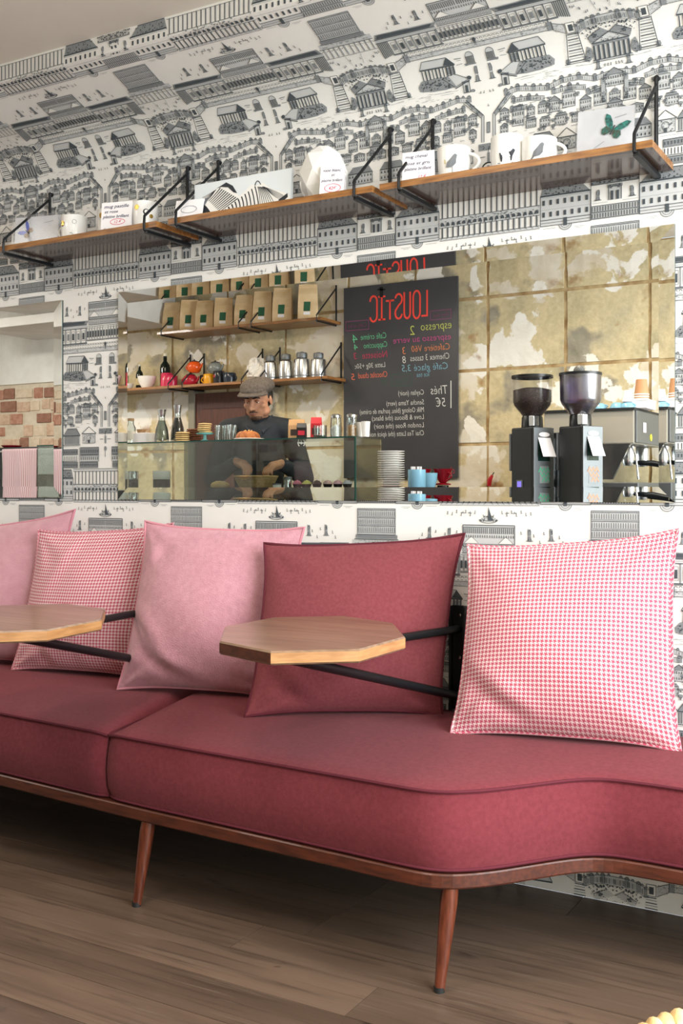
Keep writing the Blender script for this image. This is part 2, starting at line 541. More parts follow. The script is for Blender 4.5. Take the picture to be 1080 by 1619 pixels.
    T.poly([(.217, .184), (.248, .196), (.248, .222), (.217, .205)], 0); T.spots(.22, .19, .247, .215, 30, .0016, 1); T.line(.217, .184, .248, .196, .0016); T.line(.217, .205, .248, .222, .0013)
    T.rect(.248, .192, .276, .224, 3); T.frame(.250, .193, .274, .223, .0016); T.rect(.256, .199, .268, .218, 2)
    for i in range(11):
        d = .227 + i * .0072
        T.line(.249 - i * .0008, d, .275 + i * .0008, d, .0026, 1 if i % 2 else 2)
    T.line(.247, .224, .238, .302, .0022); T.line(.277, .224, .286, .302, .0022); T.blob(.238, .298, .007, .008, 1, 8, .2, 4); T.blob(.287, .298, .007, .008, 1, 8, .2, 4)
    T.line(.228, .304, .296, .304, .0014)
    # round temples, temples on rocks
    T.poly(ell(.030, .225, .012, .014, 10, pi, 2 * pi), 0); T.path(ell(.030, .225, .012, .014, 10, pi, 2 * pi), .0014); T.cols(.019, .041, .225, .246, 6, .0024); T.rect(.016, .246, .044, .250, 1); T.line(.018, .225, .042, .225, .0013)
    T.blob(.046, .247, .005, .004, 1, 7, .2, 3)
    T.poly([(.078, .239), (.098, .214), (.172, .212), (.186, .236)], 0); T.path([(.078, .239), (.098, .214), (.172, .212), (.186, .236)], .0016, 2, True)
    T.poly([(.078, .239), (.098, .214), (.112, .236)], 2); T.line(.08, .241, .186, .238, .0024)
    for i in range(10): T.line(.084 + i * .0107, .240, .085 + i * .0107, .268, .0042 if i % 3 else .0030, 2)
    T.rect(.082, .244, .108, .264, 1)
    rock = [(.088, .300), (.105, .270), (.14, .266), (.19, .268), (.203, .282), (.2, .296), (.16, .302), (.12, .304)]
    T.poly(rock, 1); T.spots(.105, .270, .195, .299, 70, .0024); T.spots(.105, .270, .195, .299, 30, .0020, 0)
    T.poly([(.046, .286), (.088, .264), (.125, .272), (.092, .302)], 0); T.path([(.046, .286), (.088, .264), (.125, .272), (.092, .302)], .0014, 2, True); T.line(.046, .290, .092, .306, .0026)
    T.blob(.046, .283, .006, .007, 2, 8, .3, 0)
    T.line(.055, .226, .075, .224, .0022, 1); T.line(.056, .242, .074, .243, .0022, 1); T.line(.058, .231, .07, .230, .001)
    T.statue(.021, .298, .044)
    T.rect(.048, .294, .068, .322, 0); T.frame(.048, .294, .068, .322, .0018); T.rect(.054, .302, .062, .322, 2); T.rect(.046, .290, .070, .295, 1); T.blob(.041, .320, .007, .005, 1, 7, .2, 4)
    T.line(.085, .312, .16, .310, .001, 1); T.line(.1, .317, .14, .316, .001, 1); T.line(.17, .312, .21, .313, .001, 1); T.line(.26, .312, .30, .314, .001, 1)
    for u in (.008, .018): T.person(u, .332, .006)
    # walls and streets
    T.strip([(.055, .338), (.09, .332), (.135, .340), (.175, .346), (.215, .334), (.262, .334), (.305, .346), (.345, .340)], .013)
    T.strip([(.075, .362), (.12, .364), (.165, .372)], .012, .005); T.strip([(.19, .360), (.235, .356), (.28, .364)], .012, .005)
    T.strip([(.07, .388), (.115, .386)], .012, .005); T.strip([(.285, .380), (.33, .372)], .012, .005)
    T.poly([(.064, .342), (.070, .348), (.020, .398), (.014, .392)], 1); T.line(.064, .342, .014, .394, .0018); T.line(.074, .350, .022, .400, .0018); T.line(.050, .356, .056, .362, .002)
    T.poly([(.013, .394), (.021, .398), (.021, .470), (.013, .470)], 0); T.line(.013, .394, .013, .470, .0016); T.line(.021, .398, .021, .470, .0016)
    T.sym = False
    T.rect(-.005, .415, .005, .445, 1); T.frame(-.005, .415, .005, .445, .0012); T.person(0, .37, .006)
    T.rect(-.03, .474, .03, .494, 1); T.spots(-.028, .475, .028, .492, 26, .002); T.rect(-.004, .500, .004, .528, 1); T.line(0, .49, 0, .5, .002); T.line(-.025, .512, -.01, .512, .0016); T.line(.01, .512, .025, .512, .0016)
    T.blob(0, .545, .006, .010, 1, 8, .2, 4); T.line(0, .555, 0, .575, .0022)
    T.sym = True
    # city blocks
    for (u, d, w, h) in [(.048, .418, .026, .026), (.047, .455, .022, .02), (.088, .440, .034, .044), (.125, .418, .022, .022), (.158, .418, .024, .024), (.192, .420, .03, .03),
                         (.232, .414, .036, .04), (.278, .430, .030, .028), (.318, .425, .034, .036), (.125, .452, .03, .02), (.165, .456, .028, .022), (.21, .458, .034, .024), (.255, .458, .03, .02), (.3, .462, .036, .02), (.34, .465, .03, .022)]:
        T.house(u, d, w, h)
    for i in range(60):
        u, d = random.uniform(.03, .35), random.uniform(.37, .47)
        if random.random() < .5: T.tree(u, d, random.uniform(.008, .014))
        else: T.line(u, d, u + random.uniform(.006, .02), d - .001, .0009)
    for i in range(26):
        u, d = random.uniform(.09, .34), random.uniform(.306, .330)
        T.line(u, d, u + random.uniform(.006, .02), d + random.uniform(-.001, .001), .0008, 1)
    # churches with gables
    for (u, d, w) in [(.076, .525, .058), (.226, .528, .05)]:
        T.rect(u - w / 2, d - .034, u + w / 2, d, 0); T.frame(u - w / 2, d - .034, u + w / 2, d, .0014)
        T.poly([(u - w * .58, d - .034), (u, d - .058), (u + w * .58, d - .034)], 3); T.path([(u - w * .58, d - .034), (u, d - .058), (u + w * .58, d - .034)], .002, 2, True)
        T.path(ell(u, d - .018, .010, .010, 10), .0013); T.rect(u - .004, d - .012, u + .004, d, 2); T.spots(u - w * .45, d - .032, u + w * .45, d - .002, 40, .0018, 1); T.spots(u - w * .45, d - .032, u + w * .45, d - .002, 18, .0015)
    T.poly([(.118, .496), (.135, .472), (.178, .472), (.196, .496)], 1); T.path([(.118, .496), (.135, .472), (.178, .472), (.196, .496)], .0016, 2, True)
    T.rect(.12, .498, .195, .530, 0); T.cols(.124, .192, .500, .528, 12, .0022); T.line(.118, .498, .197, .498, .002); T.line(.116, .531, .199, .531, .002)
    T.poly([(.26, .498), (.276, .478), (.33, .476), (.345, .498)], 1); T.facade(.262, .498, .344, .530, 2, 8, 0)
    # arcades
    T.facade(.030, .540, .118, .566, 1, 10, 1); T.facade(.030, .568, .118, .590, 1, 9, 0, True); T.facade(.034, .592, .118, .612, 1, 11, 1)
    T.facade(.130, .546, .232, .566, 1, 12, 1); T.rect(.130, .568, .232, .588, 3); T.cols(.134, .228, .570, .586, 11, .0026); T.line(.13, .588, .232, .588, .0016); T.facade(.13, .592, .232, .612, 1, 12, 1)
    T.line(.12, .536, .24, .536, .001, 1); T.line(.122, .54, .122, .612, .0012)
    T.facade(.246, .548, .345, .578, 2, 9, 0); T.facade(.246, .584, .345, .612, 2, 9, 1)
    # ---- second axis, half a repeat to the side
    T.c = W / 2
    T.rect(0, -.15, .064, -.128, 1); T.spots(0, -.149, .064, -.129, 50, .0022); T.line(0, -.127, .064, -.127, .002)
    T.rect(0, -.118, .017, -.082, 0); T.path([(.017, -.082), (.017, -.118), (0, -.118)], .0022); T.rect(.004, -.106, .011, -.082, 2); T.rect(0, -.124, .020, -.116, 1); T.spots(0, -.123, .018, -.112, 8, .0018)
    T.statue(.045, -.085, .028); T.line(.02, -.078, .06, -.078, .001, 1)
    T.rect(0, -.070, .064, -.036, 0); T.cols(.003, .061, -.068, -.055, 8, .0024); T.cols(.003, .061, -.050, -.038, 8, .0026); T.line(0, -.070, .064, -.070, .0016); T.line(0, -.053, .064, -.053, .002); T.line(0, -.036, .064, -.036, .002)
    T.line(.064, -.15, .064, -.034, .0014)
    T.rect(0, -.018, .064, .060, 0); T.frame(-.064, -.018, .064, .060, .0016)
    for d in (-.014, .010, .034): T.cols(.003, .061, d + .004, d + .018, 9, .0018); T.line(0, d, .064, d, .0016); T.line(0, d + .020, .064, d + .020, .0012); T.spots(0, d - .002, .062, d + .003, 10, .0013, 1)
    T.rect(0, .060, .070, .074, 1); T.line(0, .074, .074, .074, .002); T.line(0, .066, .072, .066, .001)
    T.rect(0, .076, .084, .092, 0); T.line(0, .092, .086, .092, .0022); T.spots(0, .077, .082, .090, 40, .0016, 1)
    for i in range(5): T.line(.008 + i * .0165, .093, .008 + i * .0165, .130, .003, 1); T.line(.0105 + i * .0165, .093, .0105 + i * .0165, .130, .0012); T.line(.012 + i * .0165, .100, .020 + i * .0165, .104, .0012)
    T.line(0, .131, .084, .131, .0014)
    for i in range(10): T.person(random.uniform(.004, .08), random.uniform(.142, .182), .007)
    T.line(.025, .136, .018, .172, .0012, 1)
    T.strip([(.082, .206), (.062, .196), (.032, .190), (0, .190)], .024, .004)
    T.spots(.03, .22, .07, .250, 26, .0026); T.spots(0, .214, .06, .228, 22, .0024)
    T.poly([(-.05, .263), (0, .240), (.05, .263)], 0); T.path([(-.05, .263), (0, .240), (.05, .263)], .0022, 2, True); T.poly([(0, .240), (.02, .226), (.058, .246), (.052, .262)], 1); T.path([(0, .240), (.02, .226), (.058, .246)], .0014); T.spots(0, .252, .03, .261, 12, .0014)
    T.rect(0, .263, .048, .270, 1); T.rect(0, .270, .046, .306, 0)
    for i in range(4): T.line(.008 + i * .0125, .270, .008 + i * .0125, .306, .0054, 2)
    T.line(0, .307, .052, .307, .0018); T.line(0, .312, .054, .312, .0014); T.rect(0, .308, .053, .312, 0)
    T.blob(.060, .288, .011, .018, 1, 10, .25, 14)
    for i in range(3): T.person(.006 + i * .008, .326, .007)
    T.statue(.040, .330, .026)
    T.house(0, .380, .05, .030); T.house(.0, .418, .03, .022)
    T.rect(.026, .352, .036, .42, 1); T.spots(.027, .353, .035, .418, 16, .002)
    T.house(0, .452, .04, .026)
    return T.p

TILE = draw_tile()
KX, PZ = .7205 / W, .765
def print_mesh(sf):
    vs, fs, mi = [], [], []
    for tone, base in ((0, .0003), (1, .0011), (3, .0019), (2, .0022)):
        for k_, poly in enumerate(TILE[tone]):
            off = base + k_ * 2.5e-7
            ss = [sf - d for u, d in poly]
            if min(ss) < .002 or max(ss) > S_END - .001: continue
            n = len(vs)
            vs += [surf(u * KX, s, off) for (u, d), s in zip(poly, ss)]
            fs.append(tuple(range(n, n + len(poly)))); mi.append((0, 1, 2, 3)[tone])
    me = bpy.data.meshes.new('wallpaper_print')
    me.from_pydata(vs, [], fs)
    for m in (ink_light, ink_mid, ink_dark, paper): me.materials.append(m)
    me.polygons.foreach_set('material_index', mi)
    return me
for sf in (2.555, 1.79, 1.025, .26):
    me = print_mesh(sf)
    for k in range(-4, 3):
        o = bpy.data.objects.new('wallpaper_print', me)
        COL.objects.link(o)
        o.location = (-1.153 + .7205 * k, 0, 0)
        o.parent = wall_back

tag(MB().box(X0, YB, ZC, X1, .0, ZC + .1).build('ceiling', plaster), kind='structure')

# floor: oak boards laid along the bench
def floor_mat():
    m = M('floor_wood', '#635144', '#534338', 2.2, .40, stretch=(.8, 5, 5), detail=4, rnd=.20)
    nt = m.node_tree; b = nt.nodes['Principled BSDF']
    src = b.inputs['Base Color'].links[0].from_socket
    vec = [n for n in nt.nodes if n.type == 'TEX_NOISE'][0].inputs['Vector'].links[0].from_socket
    def layer(prev, scale, st, lo, hi, col):
        mp = nd(nt, 'ShaderNodeMapping'); mp.inputs['Scale'].default_value = st; nt.links.new(vec, mp.inputs[0])
        n = nd(nt, 'ShaderNodeTexNoise'); n.inputs['Scale'].default_value = scale; n.inputs['Detail'].default_value = 6; n.inputs['Distortion'].default_value = .6; nt.links.new(mp.outputs[0], n.inputs['Vector'])
        r = nd(nt, 'ShaderNodeMapRange'); r.inputs[1].default_value, r.inputs[2].default_value = lo, hi; r.inputs[4].default_value = .8; nt.links.new(n.outputs[0], r.inputs[0])
        x = nd(nt, 'ShaderNodeMix', data_type='RGBA'); nt.links.new(r.outputs[0], x.inputs[0]); nt.links.new(prev, x.inputs[6]); x.inputs[7].default_value = lin(col); return x.outputs[2]
    c = layer(src, 3.0, (1, 4, 4), .52, .75, '#3d3129')
    c = layer(c, 2.0, (2.6, 1.2, 1.2), .66, .74, '#281f19')
    c = layer(c, 9.0, (.6, 3, 3), .58, .75, '#6f6053')
    nt.links.new(c, b.inputs['Base Color'])
    return m
floor_m = floor_mat()
floor = tag(MB().box(X0, YB, -.06, X1, 0, -.006).build('floor', M('floor_gap', '#2a2019', rough=.9)), kind='structure')
pm = {}
y, row = -.001, 0
while y > YB:
    x = X0 - random.uniform(0, 1.2)
    wd = .148
    while x < X1:
        ln = random.choice((1.1, 1.35, 1.6, 1.85))
        a, b = max(x, X0), min(x + ln, X1)
        if b - a > .02:
            key = (round(b - a, 3), round(max(YB, y - wd) - y, 3))
            if key not in pm:
                bm = MB(); h, q = b - a - .0016, y - max(YB, y - wd) - .0016
                bm.box(0, -q, -.006, h, 0, 0)
                me = bpy.data.meshes.new('floor_board'); me.from_pydata(bm.v, [], bm.f); me.materials.append(floor_m)
                pm[key] = me
            o = bpy.data.objects.new('floor_board', pm[key]); COL.objects.link(o)
            o.location = (a, y, 0); o.parent = floor
        x += ln
    y -= wd; row += 1

# bar-side wall: squared limestone blocks with stained joints and paint scraps
def stone_mat():
    m = bpy.data.materials.new('limestone'); m.use_nodes = True
    nt = m.node_tree; b = nt.nodes['Principled BSDF']; b.inputs['Roughness'].default_value = .9
    pos = nd(nt, 'ShaderNodeNewGeometry').outputs['Position']
    def noise(sc, det, off=0, dist=0):
        mp = nd(nt, 'ShaderNodeMapping'); mp.inputs['Location'].default_value = (off, off, off)
        nt.links.new(pos, mp.inputs[0])
        n = nd(nt, 'ShaderNodeTexNoise'); n.inputs['Scale'].default_value = sc; n.inputs['Detail'].default_value = det; n.inputs['Distortion'].default_value = dist
        nt.links.new(mp.outputs[0], n.inputs['Vector']); return n.outputs[0]
    def ramp(src, els):
        r = nd(nt, 'ShaderNodeValToRGB'); e = r.color_ramp.elements
        while len(e) < len(els): e.new(.5)
        for k, (p, c) in enumerate(els): e[k].position = p; e[k].color = lin(c) if isinstance(c, str) else (c, c, c, 1)
        nt.links.new(src, r.inputs[0]); return r.outputs[0]
    def mix(f, a, bb):
        x = nd(nt, 'ShaderNodeMix', data_type='RGBA'); nt.links.new(f, x.inputs[0]); nt.links.new(a, x.inputs[6]); nt.links.new(bb, x.inputs[7]); return x.outputs[2]
    base = ramp(noise(3.2, 8, 0, .2), [(.30, '#a9a385'), (.46, '#cbbd97'), (.56, '#dccba3'), (.72, '#b9b195')])
    fine = ramp(noise(40, 5, 3), [(.35, '#b8ac88'), (.65, '#e0d2ad')])
    xx = nd(nt, 'ShaderNodeMix', data_type='RGBA'); xx.inputs[0].default_value = .35; nt.links.new(base, xx.inputs[6]); nt.links.new(fine, xx.inputs[7])
    c = xx.outputs[2]
    grey = ramp(noise(2.6, 8, 11, .15), [(.56, 0.0), (.62, 1.0)]); gc = ramp(noise(9, 4, 5), [(.3, '#8b8676'), (.7, '#aaa392')])
    c = mix(grey, c, gc)
    ppl = ramp(noise(2.2, 9, 21, .2), [(.555, 0.0), (.57, 1.0)]); pc = ramp(noise(6, 3, 9), [(.3, '#e9e3d6'), (.7, '#d9cdb4')])
    c = mix(ppl, c, pc)
    wh = ramp(noise(3.6, 9, 33, .2), [(.60, 0.0), (.613, 1.0)]); wc = ramp(noise(6, 3, 2), [(.3, '#f6f4ee'), (.7, '#eeeae0')])
    c = mix(wh, c, wc)
    rust = ramp(noise(5, 8, 44, .3), [(.62, 0.0), (.70, .8)]); rc = ramp(noise(20, 3, 2), [(.3, '#8a6236'), (.7, '#a97b45')])
    c = mix(rust, c, rc)
    nt.links.new(c, b.inputs['Base Color'])
    bp = nd(nt, 'ShaderNodeBump'); bp.inputs['Strength'].default_value = .5; bp.inputs['Distance'].default_value = .01
    nt.links.new(noise(18, 6, 1), bp.inputs['Height']); nt.links.new(bp.outputs[0], b.inputs['Normal'])
    return m
stone = stone_mat()
joint = M('stone_joint', '#9a7c52', '#c9b389', 12, .95, coords='World')
wall_front = tag(MB().box(-5.55, YB - .2, 0, X1, YB - .012, ZC).build('wall_front', joint), kind='structure')
zj = [0, .06, .50, .935, 1.374, 1.82, 2.255, ZC]
xj = [-5.55 + .0] + [-2.45 + .482 * k for k in range(-6, 9)]
xj = [x for x in xj if x < X1] + [X1]
for a, b in zip(xj, xj[1:]):
    for c0, c1 in zip(zj, zj[1:]):
        g, r = .010, random.uniform(0, .006)
        m_ = MB()
        n = 5
        def fr(i, j, a=a, b=b, c0=c0, c1=c1, r=r):
            e = min(i, 1 - i, j, 1 - j)
            return (a + g + (b - a - 2 * g) * i + (random.uniform(-.004, .004) if e < .01 else 0), YB - r + (.0 if e > .01 else -.003) + random.uniform(-.0008, .0008), c0 + g + (c1 - c0 - 2 * g) * j)
        m_.grid(n, n, fr, flip=True)
        # closed back so that each block is a solid
        q = len(m_.v)
        rim = list(range(0, n + 1)) + [(n + 1) * k + n for k in range(1, n + 1)] + [(n + 1) * n + k for k in range(n - 1, -1, -1)] + [(n + 1) * k for k in range(n - 1, 0, -1)]
        bk = [(m_.v[i][0], YB - .03, m_.v[i][2]) for i in rim]
        m_.v += bk
        L_ = len(rim)
        m_.f += [(rim[k], rim[(k + 1) % L_], q + (k + 1) % L_, q + k) for k in range(L_)]
        m_.f.append(tuple(q + k for k in range(L_)))
        m_.build('stone_block', stone, wall_front)

# far left of the bar side: whitewash over old brick
wall_brick = tag(MB().box(X0, YB - .2, 0, -5.55, YB - .010, ZC).build('wall_front_left', M('mortar', '#d6cbb8', '#c4b7a1', 15, .95, coords='World')), kind='structure')
tag(MB().box(X0, YB - .010, 1.93, -5.55, YB + .004, ZC).build('limewash', M('limewash', '#eeeeea', '#dddcd6', 5, .9, coords='World', bump=.3, bscale=9), wall_brick))
brick_ms = [M('brick_a', '#b98d78', '#a5745f', 30, .92, bump=.4, bscale=60), M('brick_b', '#cdb49c', '#bfa088', 30, .92, bump=.4, bscale=60), M('brick_c', '#d8c8b2', '#cdb99f', 30, .92, bump=.4, bscale=60), M('brick_d', '#9a725f', '#8a6250', 30, .92, bump=.4, bscale=60)]
zb, r = 1.12, 0
while zb < 1.90:
    x = -7.0 + (.1 if r % 2 else 0)
    while x < -5.58:
        w_ = random.uniform(.10, .22)
        b2 = min(x + w_, -5.56)
        if b2 - x > .04 and random.random() > .22:
            j = lambda: random.uniform(-.004, .004)
            MB().box(x + .007 + j(), YB - .03, zb + .008 + 2 * j(), b2 - .007 + 2 * j(), YB + random.uniform(-.006, .004), zb + .088 + 2 * j()).build('brick', random.choice(brick_ms), wall_brick, bev=.006)
        x += w_
    zb += .098; r += 1

# side walls; the right one has the shop window the daylight comes through
tag(MB().box(X0 - .1, YB, 0, X0, 0, ZC).build('wall_left', white_paint), kind='structure')
mb = MB()
mb.box(X1, YB, 0, X1 + .1, 0, .42); mb.box(X1, YB, 2.42, X1 + .1, 0, ZC)
mb.box(X1, YB, .42, X1 + .1, -3.02, 2.42); mb.box(X1, -.42, .42, X1 + .1, 0, 2.42)
tag(mb.build('wall_right', white_paint), kind='structure')
win = thing('window_1', None, None, (X1, -1.72, .42)); tag(win, kind='structure')
fm = M('window_paint', '#2f3a38', rough=.4)
for a, b in ((-1.30, -1.25), (-.025, .025), (1.25, 1.30)): MB().box(.02, a, 0, .08, b, 2.0).build('window_frame', fm, win)
for a, b in ((0, .05), (1.95, 2.0)): MB().box(.02, -1.30, a, .08, 1.30, b).build('window_frame', fm, win)
for s in (-1, 1): MB().box(.045, min(s * .025, s * 1.25), .05, .05, max(s * .025, s * 1.25), 1.95).build('window_pane', clear('pane', '#fafcfb', .03), win)

# white bulkhead above the bar's far end
tag(MB().box(-6.2, YB, 2.26, -4.83, -2.55, ZC).build('trim_1', white_paint, bev=.004), kind='structure')
# brown timber door behind the bar
dm = M('door_wood', '#5a2b1c', '#47200f', 10, .5, stretch=(8, 8, 1), detail=6)
dx0, dx1 = rv(314, 700, 3.14).x, rv(408, 700, 3.14).x
door = thing('door_1', None, None, ((dx0 + dx1) / 2, YB, 0)); tag(door, kind='structure')
hw = (dx1 - dx0) / 2
MB().box(-hw, .002, 0, hw, .035, 1.77).build('door_leaf', dm, door)
for z0, z1 in ((.12, .78), (.92, 1.66)):
    MB().box(-hw + .07, .035, z0, hw - .07, .045, z1).build('door_panel', dm, door, bev=.008)
MB().box(-hw - .05, .0, 0, -hw, .05, 1.80).build('door_frame', M('door_frame_paint', '#8f8a7c', rough=.7), door)
MB().lathe([(0, 0), (.022, 0), (.026, .02), (.016, .035), (0, .036)]).xf(Matrix.Rotation(-pi / 2, 4, 'X')).xf(Matrix.Translation((hw - .05, .035, .86))).build('door_knob', steel, door, True)

# ------------------------------------------------------------------ mirrors
mir = bpy.data.materials.new('silvered_glass'); mir.use_nodes = True
_n = mir.node_tree; _n.nodes.clear()
_o = nd(_n, 'ShaderNodeOutputMaterial'); _g = nd(_n, 'ShaderNodeBsdfGlossy'); _g.inputs[0].default_value = (.90, .915, .905, 1); _g.inputs['Roughness'].default_value = 0.0
_n.links.new(_g.outputs[0], _o.inputs[0])
def mirror(x0, x1, z0, z1, label):
    t = thing('wall_mirror', label, 'mirror', ((x0 + x1) / 2, 0, z0))
    w, h, b, f, lift = (x1 - x0) / 2, z1 - z0, .041, -.006, .041 * math.tan(radians(1.78))
    MB().box(-w, -.0045, 0, w, 0, h).build('backing', rubber, t)
    MB().add([(-w + b, f, b), (w - b, f, b), (w - b, f, h - b), (-w + b, f, h - b)], [(0, 1, 2, 3)]).build('mirror_glass', mir, t)
    o = [(-w, f - lift, 0), (w, f - lift, 0), (w, f - lift, h), (-w, f - lift, h)]
    i = [(-w + b, f, b), (w - b, f, b), (w - b, f, h - b), (-w + b, f, h - b)]
    for k in range(4):
        j = (k + 1) % 4
        MB().add([o[k], o[j], i[j], i[k]], [(0, 1, 2, 3)]).build('bevelled_edge', mir, t)
    rim = MB()
    for k in range(4):
        j = (k + 1) % 4
        rim.add([o[k], o[j], (o[j][0], 0, o[j][2]), (o[k][0], 0, o[k][2])], [(0, 3, 2, 1)])
    rim.build('glass_rim', M('rim_glass', '#9fb0ab', rough=.2), t)
    return t
mirror(-2.53, -.636, 1.066, 1.786, 'large frameless wall mirror reflecting the barista and the stone wall')
mirror(-4.69, -2.798, 1.070, 1.783, 'frameless wall mirror at the left edge reflecting old brick and towels')
# ------------------------------------------------------------------ the bench
FRONT = [(-4.6, -.53), (-3.4, -.56), (-2.455, -.606), (-1.847, -.659), (-1.232, -.694), (-1.08, -.704), (-1.02, -.705), (-.970, -.692), (-.925, -.658), (-.888, -.620), (-.829, -.542), (-.785, -.482), (-.748, -.440), (-.715, -.418), (-.68, -.408), (-.60, -.405), (-.527, -.408), (-.2, -.41), (.6, -.41), (1.0, -.41)]
def front(x):
    for (a, b), (c_, e) in zip(FRONT, FRONT[1:]):
        if x <= c_: return b + (e - b) * (x - a) / (c_ - a)
    return FRONT[-1][1]
def fsm(x): return sum(front(x + k * .012) for k in (-2, -1, 0, 1, 2)) / 5

BX0, BX1, ZF0, ZF1 = -4.4, .7, .225, .258
bench = thing('bench', 'long burgundy upholstered bench with walnut rail and tapered legs along the wall', 'bench', (-1.5, -.35, 0))
def loc_(p, o): return (p[0] - o.location.x, p[1] - o.location.y, p[2] - o.location.z)
xs = [BX0 + (BX1 - BX0) * i / 240 for i in range(241)]
outline = [(x, fsm(x)) for x in xs]
mb = MB()
n = len(outline)
vs, fs = [], []
for x, y in outline:
    for p in ((x, y + .004, ZF0), (x, y, ZF0 + .004), (x, y, ZF1 - .003), (x, y + .003, ZF1), (x, -.004, ZF1), (x, -.004, ZF0)): vs.append(loc_(p, bench))
for i in range(n - 1):
    for k in range(6): fs.append((i * 6 + k, i * 6 + 6 + k, i * 6 + 6 + (k + 1) % 6, i * 6 + (k + 1) % 6))
fs += [tuple(range(5, -1, -1)), tuple(range((n - 1) * 6, n * 6))]
mb.add(vs, [f[::-1] for f in fs]).build('rail', walnut, bench)

def seat_cushion(x0, x1, skew):
    """one upholstered pad: rounded box with a crowned top, following the bench front"""
    nx = max(60, int((x1 - x0) / .018))
    prof = []                       # (fraction towards the wall, inset, z) from bottom front, up, over to the wall
    for t in range(5): prof.append(('f', .012 - .014 * sin(pi * t / 4) - (.006 if t else 0), ZF1 + .004 + (.428 - ZF1) * t / 4))
    prof.append(('f', .006, .4365)); prof.append(('f', .022, .4425))
    for t in range(1, 15): prof.append(('d', t / 14, 0))
    vs, fs, ring = [], [], None
    m_ = MB()
    def pt(x, e, q):
        edge = 1 - max(0, 1 - e / .05) ** 2      # rounds the pad's ends
        yf = fsm(x)
        if q[0] == 'f': return (x, yf + q[1] + (1 - edge) * .012, q[2] - (1 - edge) * (.008 if q[2] > .3 else 0))
        d = q[1]
        crown = .4425 + .024 * sin(pi * min(1, d * .62 + .02)) * edge + .004 * sin(x * 9) * d * (1 - d)
        return (x, (yf + .022) * (1 - d) - .006 * d, crown - (1 - edge) * .010)
    np_ = len(prof)
    for i in range(nx + 1):
        x = x0 + (x1 - x0) * i / nx
        e = min(x - x0, x1 - x)
        for q in prof:
            p = pt(x, e, q)
            sh = skew[0] * (x1 - x) / (x1 - x0) + skew[1] * (x - x0) / (x1 - x0)
            dd = 0 if q[0] == 'f' else q[1]
            vs.append(loc_((p[0] + sh * dd, p[1], p[2]), bench))
    for i in range(nx):
        for k in range(np_ - 1):
            a = i * np_ + k
            fs.append((a, a + np_, a + np_ + 1, a + 1))
    m_.add(vs, fs)
    # ends and underside
    for i, fl in ((0, False), (nx, True)):
        idx = [i * np_ + k for k in range(np_)]
        q = len(m_.v); m_.v.append((m_.v[idx[-1]][0], m_.v[idx[-1]][1], ZF1 + .004))
        f = tuple(idx + [q]); m_.f.append(f if fl else f[::-1])
    pad = m_.build('seat_cushion', burgundy, bench, True)
    def rail_path(k, dz=0, dy=0):
        return [tuple(Vector(vs[i * np_ + k]) + Vector((0, dy, dz))) for i in range(nx + 1)]
    top, bot = rail_path(5, .001, -.002), rail_path(0, .003, -.003)
    MB().tube(top, .0042, 6).build('piping', burgundy_pipe, pad, True)
    MB().tube(bot, .004, 6).build('piping', burgundy_pipe, pad, True)
    for i in (0, nx):
        side = [tuple(Vector(vs[i * np_ + k]) + Vector((0, 0, .001))) for k in range(5, np_)]
        MB().tube(side, .0035, 6).build('piping', burgundy_pipe, pad, True)
    return pad
seat_cushion(BX0 + .1, -2.006, (0, -.14))
seat_cushion(-1.998, .62, (-.14, 0))
for k, (tx, ty, bx, by) in enumerate([(-1.858, -.634, -1.880, -.656), (-.972, -.662, -.986, -.690), (-2.95, -.56, -2.99, -.585), (-3.95, -.53, -3.99, -.55), (.05, -.36, .02, -.385), (.56, -.36, .6, -.385)]):
    lo = [(tx + (bx - tx) * t, ty + (by - ty) * t, ZF0 * (1 - t)) for t in (0, .15, .5, .85, 1)]
    lg = MB().tube([loc_(p, bench) for p in lo], [.0185, .0195, .0165, .0125, .0115], 16).build('leg', leg_wood, bench, True)
    MB().tube([loc_((bx, by, .012), bench), loc_((bx, by, .0), bench)], [.0121, .0121], 16).build('foot_cap', rubber, lg, True)

# ------------------------------------------------------------------ cushions
def hound_mat():
    m = bpy.data.materials.new('houndstooth'); m.use_nodes = True
    nt = m.node_tree; b = nt.nodes['Principled BSDF']
    b.inputs['Roughness'].default_value = .9; b.inputs['Sheen Weight'].default_value = .2
    uv = nd(nt, 'ShaderNodeTexCoord').outputs['UV']
    sp = nd(nt, 'ShaderNodeSeparateXYZ'); nt.links.new(uv, sp.inputs[0])
    P_ = .0115
    def mt(op, a, bb=None):
        n = nd(nt, 'ShaderNodeMath', operation=op)
        for i, v in enumerate((a, bb)):
            if v is None: continue
            if isinstance(v, (int, float)): n.inputs[i].default_value = v
            else: nt.links.new(v, n.inputs[i])
        return n.outputs[0]
    U, V = mt('DIVIDE', sp.outputs[0], P_), mt('DIVIDE', sp.outputs[1], P_)
    a = mt('LESS_THAN', mt('FRACT', U), .56); bb = mt('LESS_THAN', mt('FRACT', V), .56)
    tw = mt('LESS_THAN', mt('FRACT', mt('MULTIPLY', mt('ADD', U, V), 2.0)), .5)
    pick = mt('ADD', mt('MULTIPLY', tw, a), mt('MULTIPLY', mt('SUBTRACT', 1.0, tw), bb))
    mx = nd(nt, 'ShaderNodeMix', data_type='RGBA'); nt.links.new(pick, mx.inputs[0])
    mx.inputs[6].default_value = lin('#e6d3d4'); mx.inputs[7].default_value = lin('#bb4a62')
    nt.links.new(mx.outputs[2], b.inputs['Base Color'])
    bp = nd(nt, 'ShaderNodeBump'); bp.inputs['Strength'].default_value = .25; bp.inputs['Distance'].default_value = .002
    nt.links.new(pick, bp.inputs['Height']); nt.links.new(bp.outputs[0], b.inputs['Normal'])
    return m
hound = hound_mat()
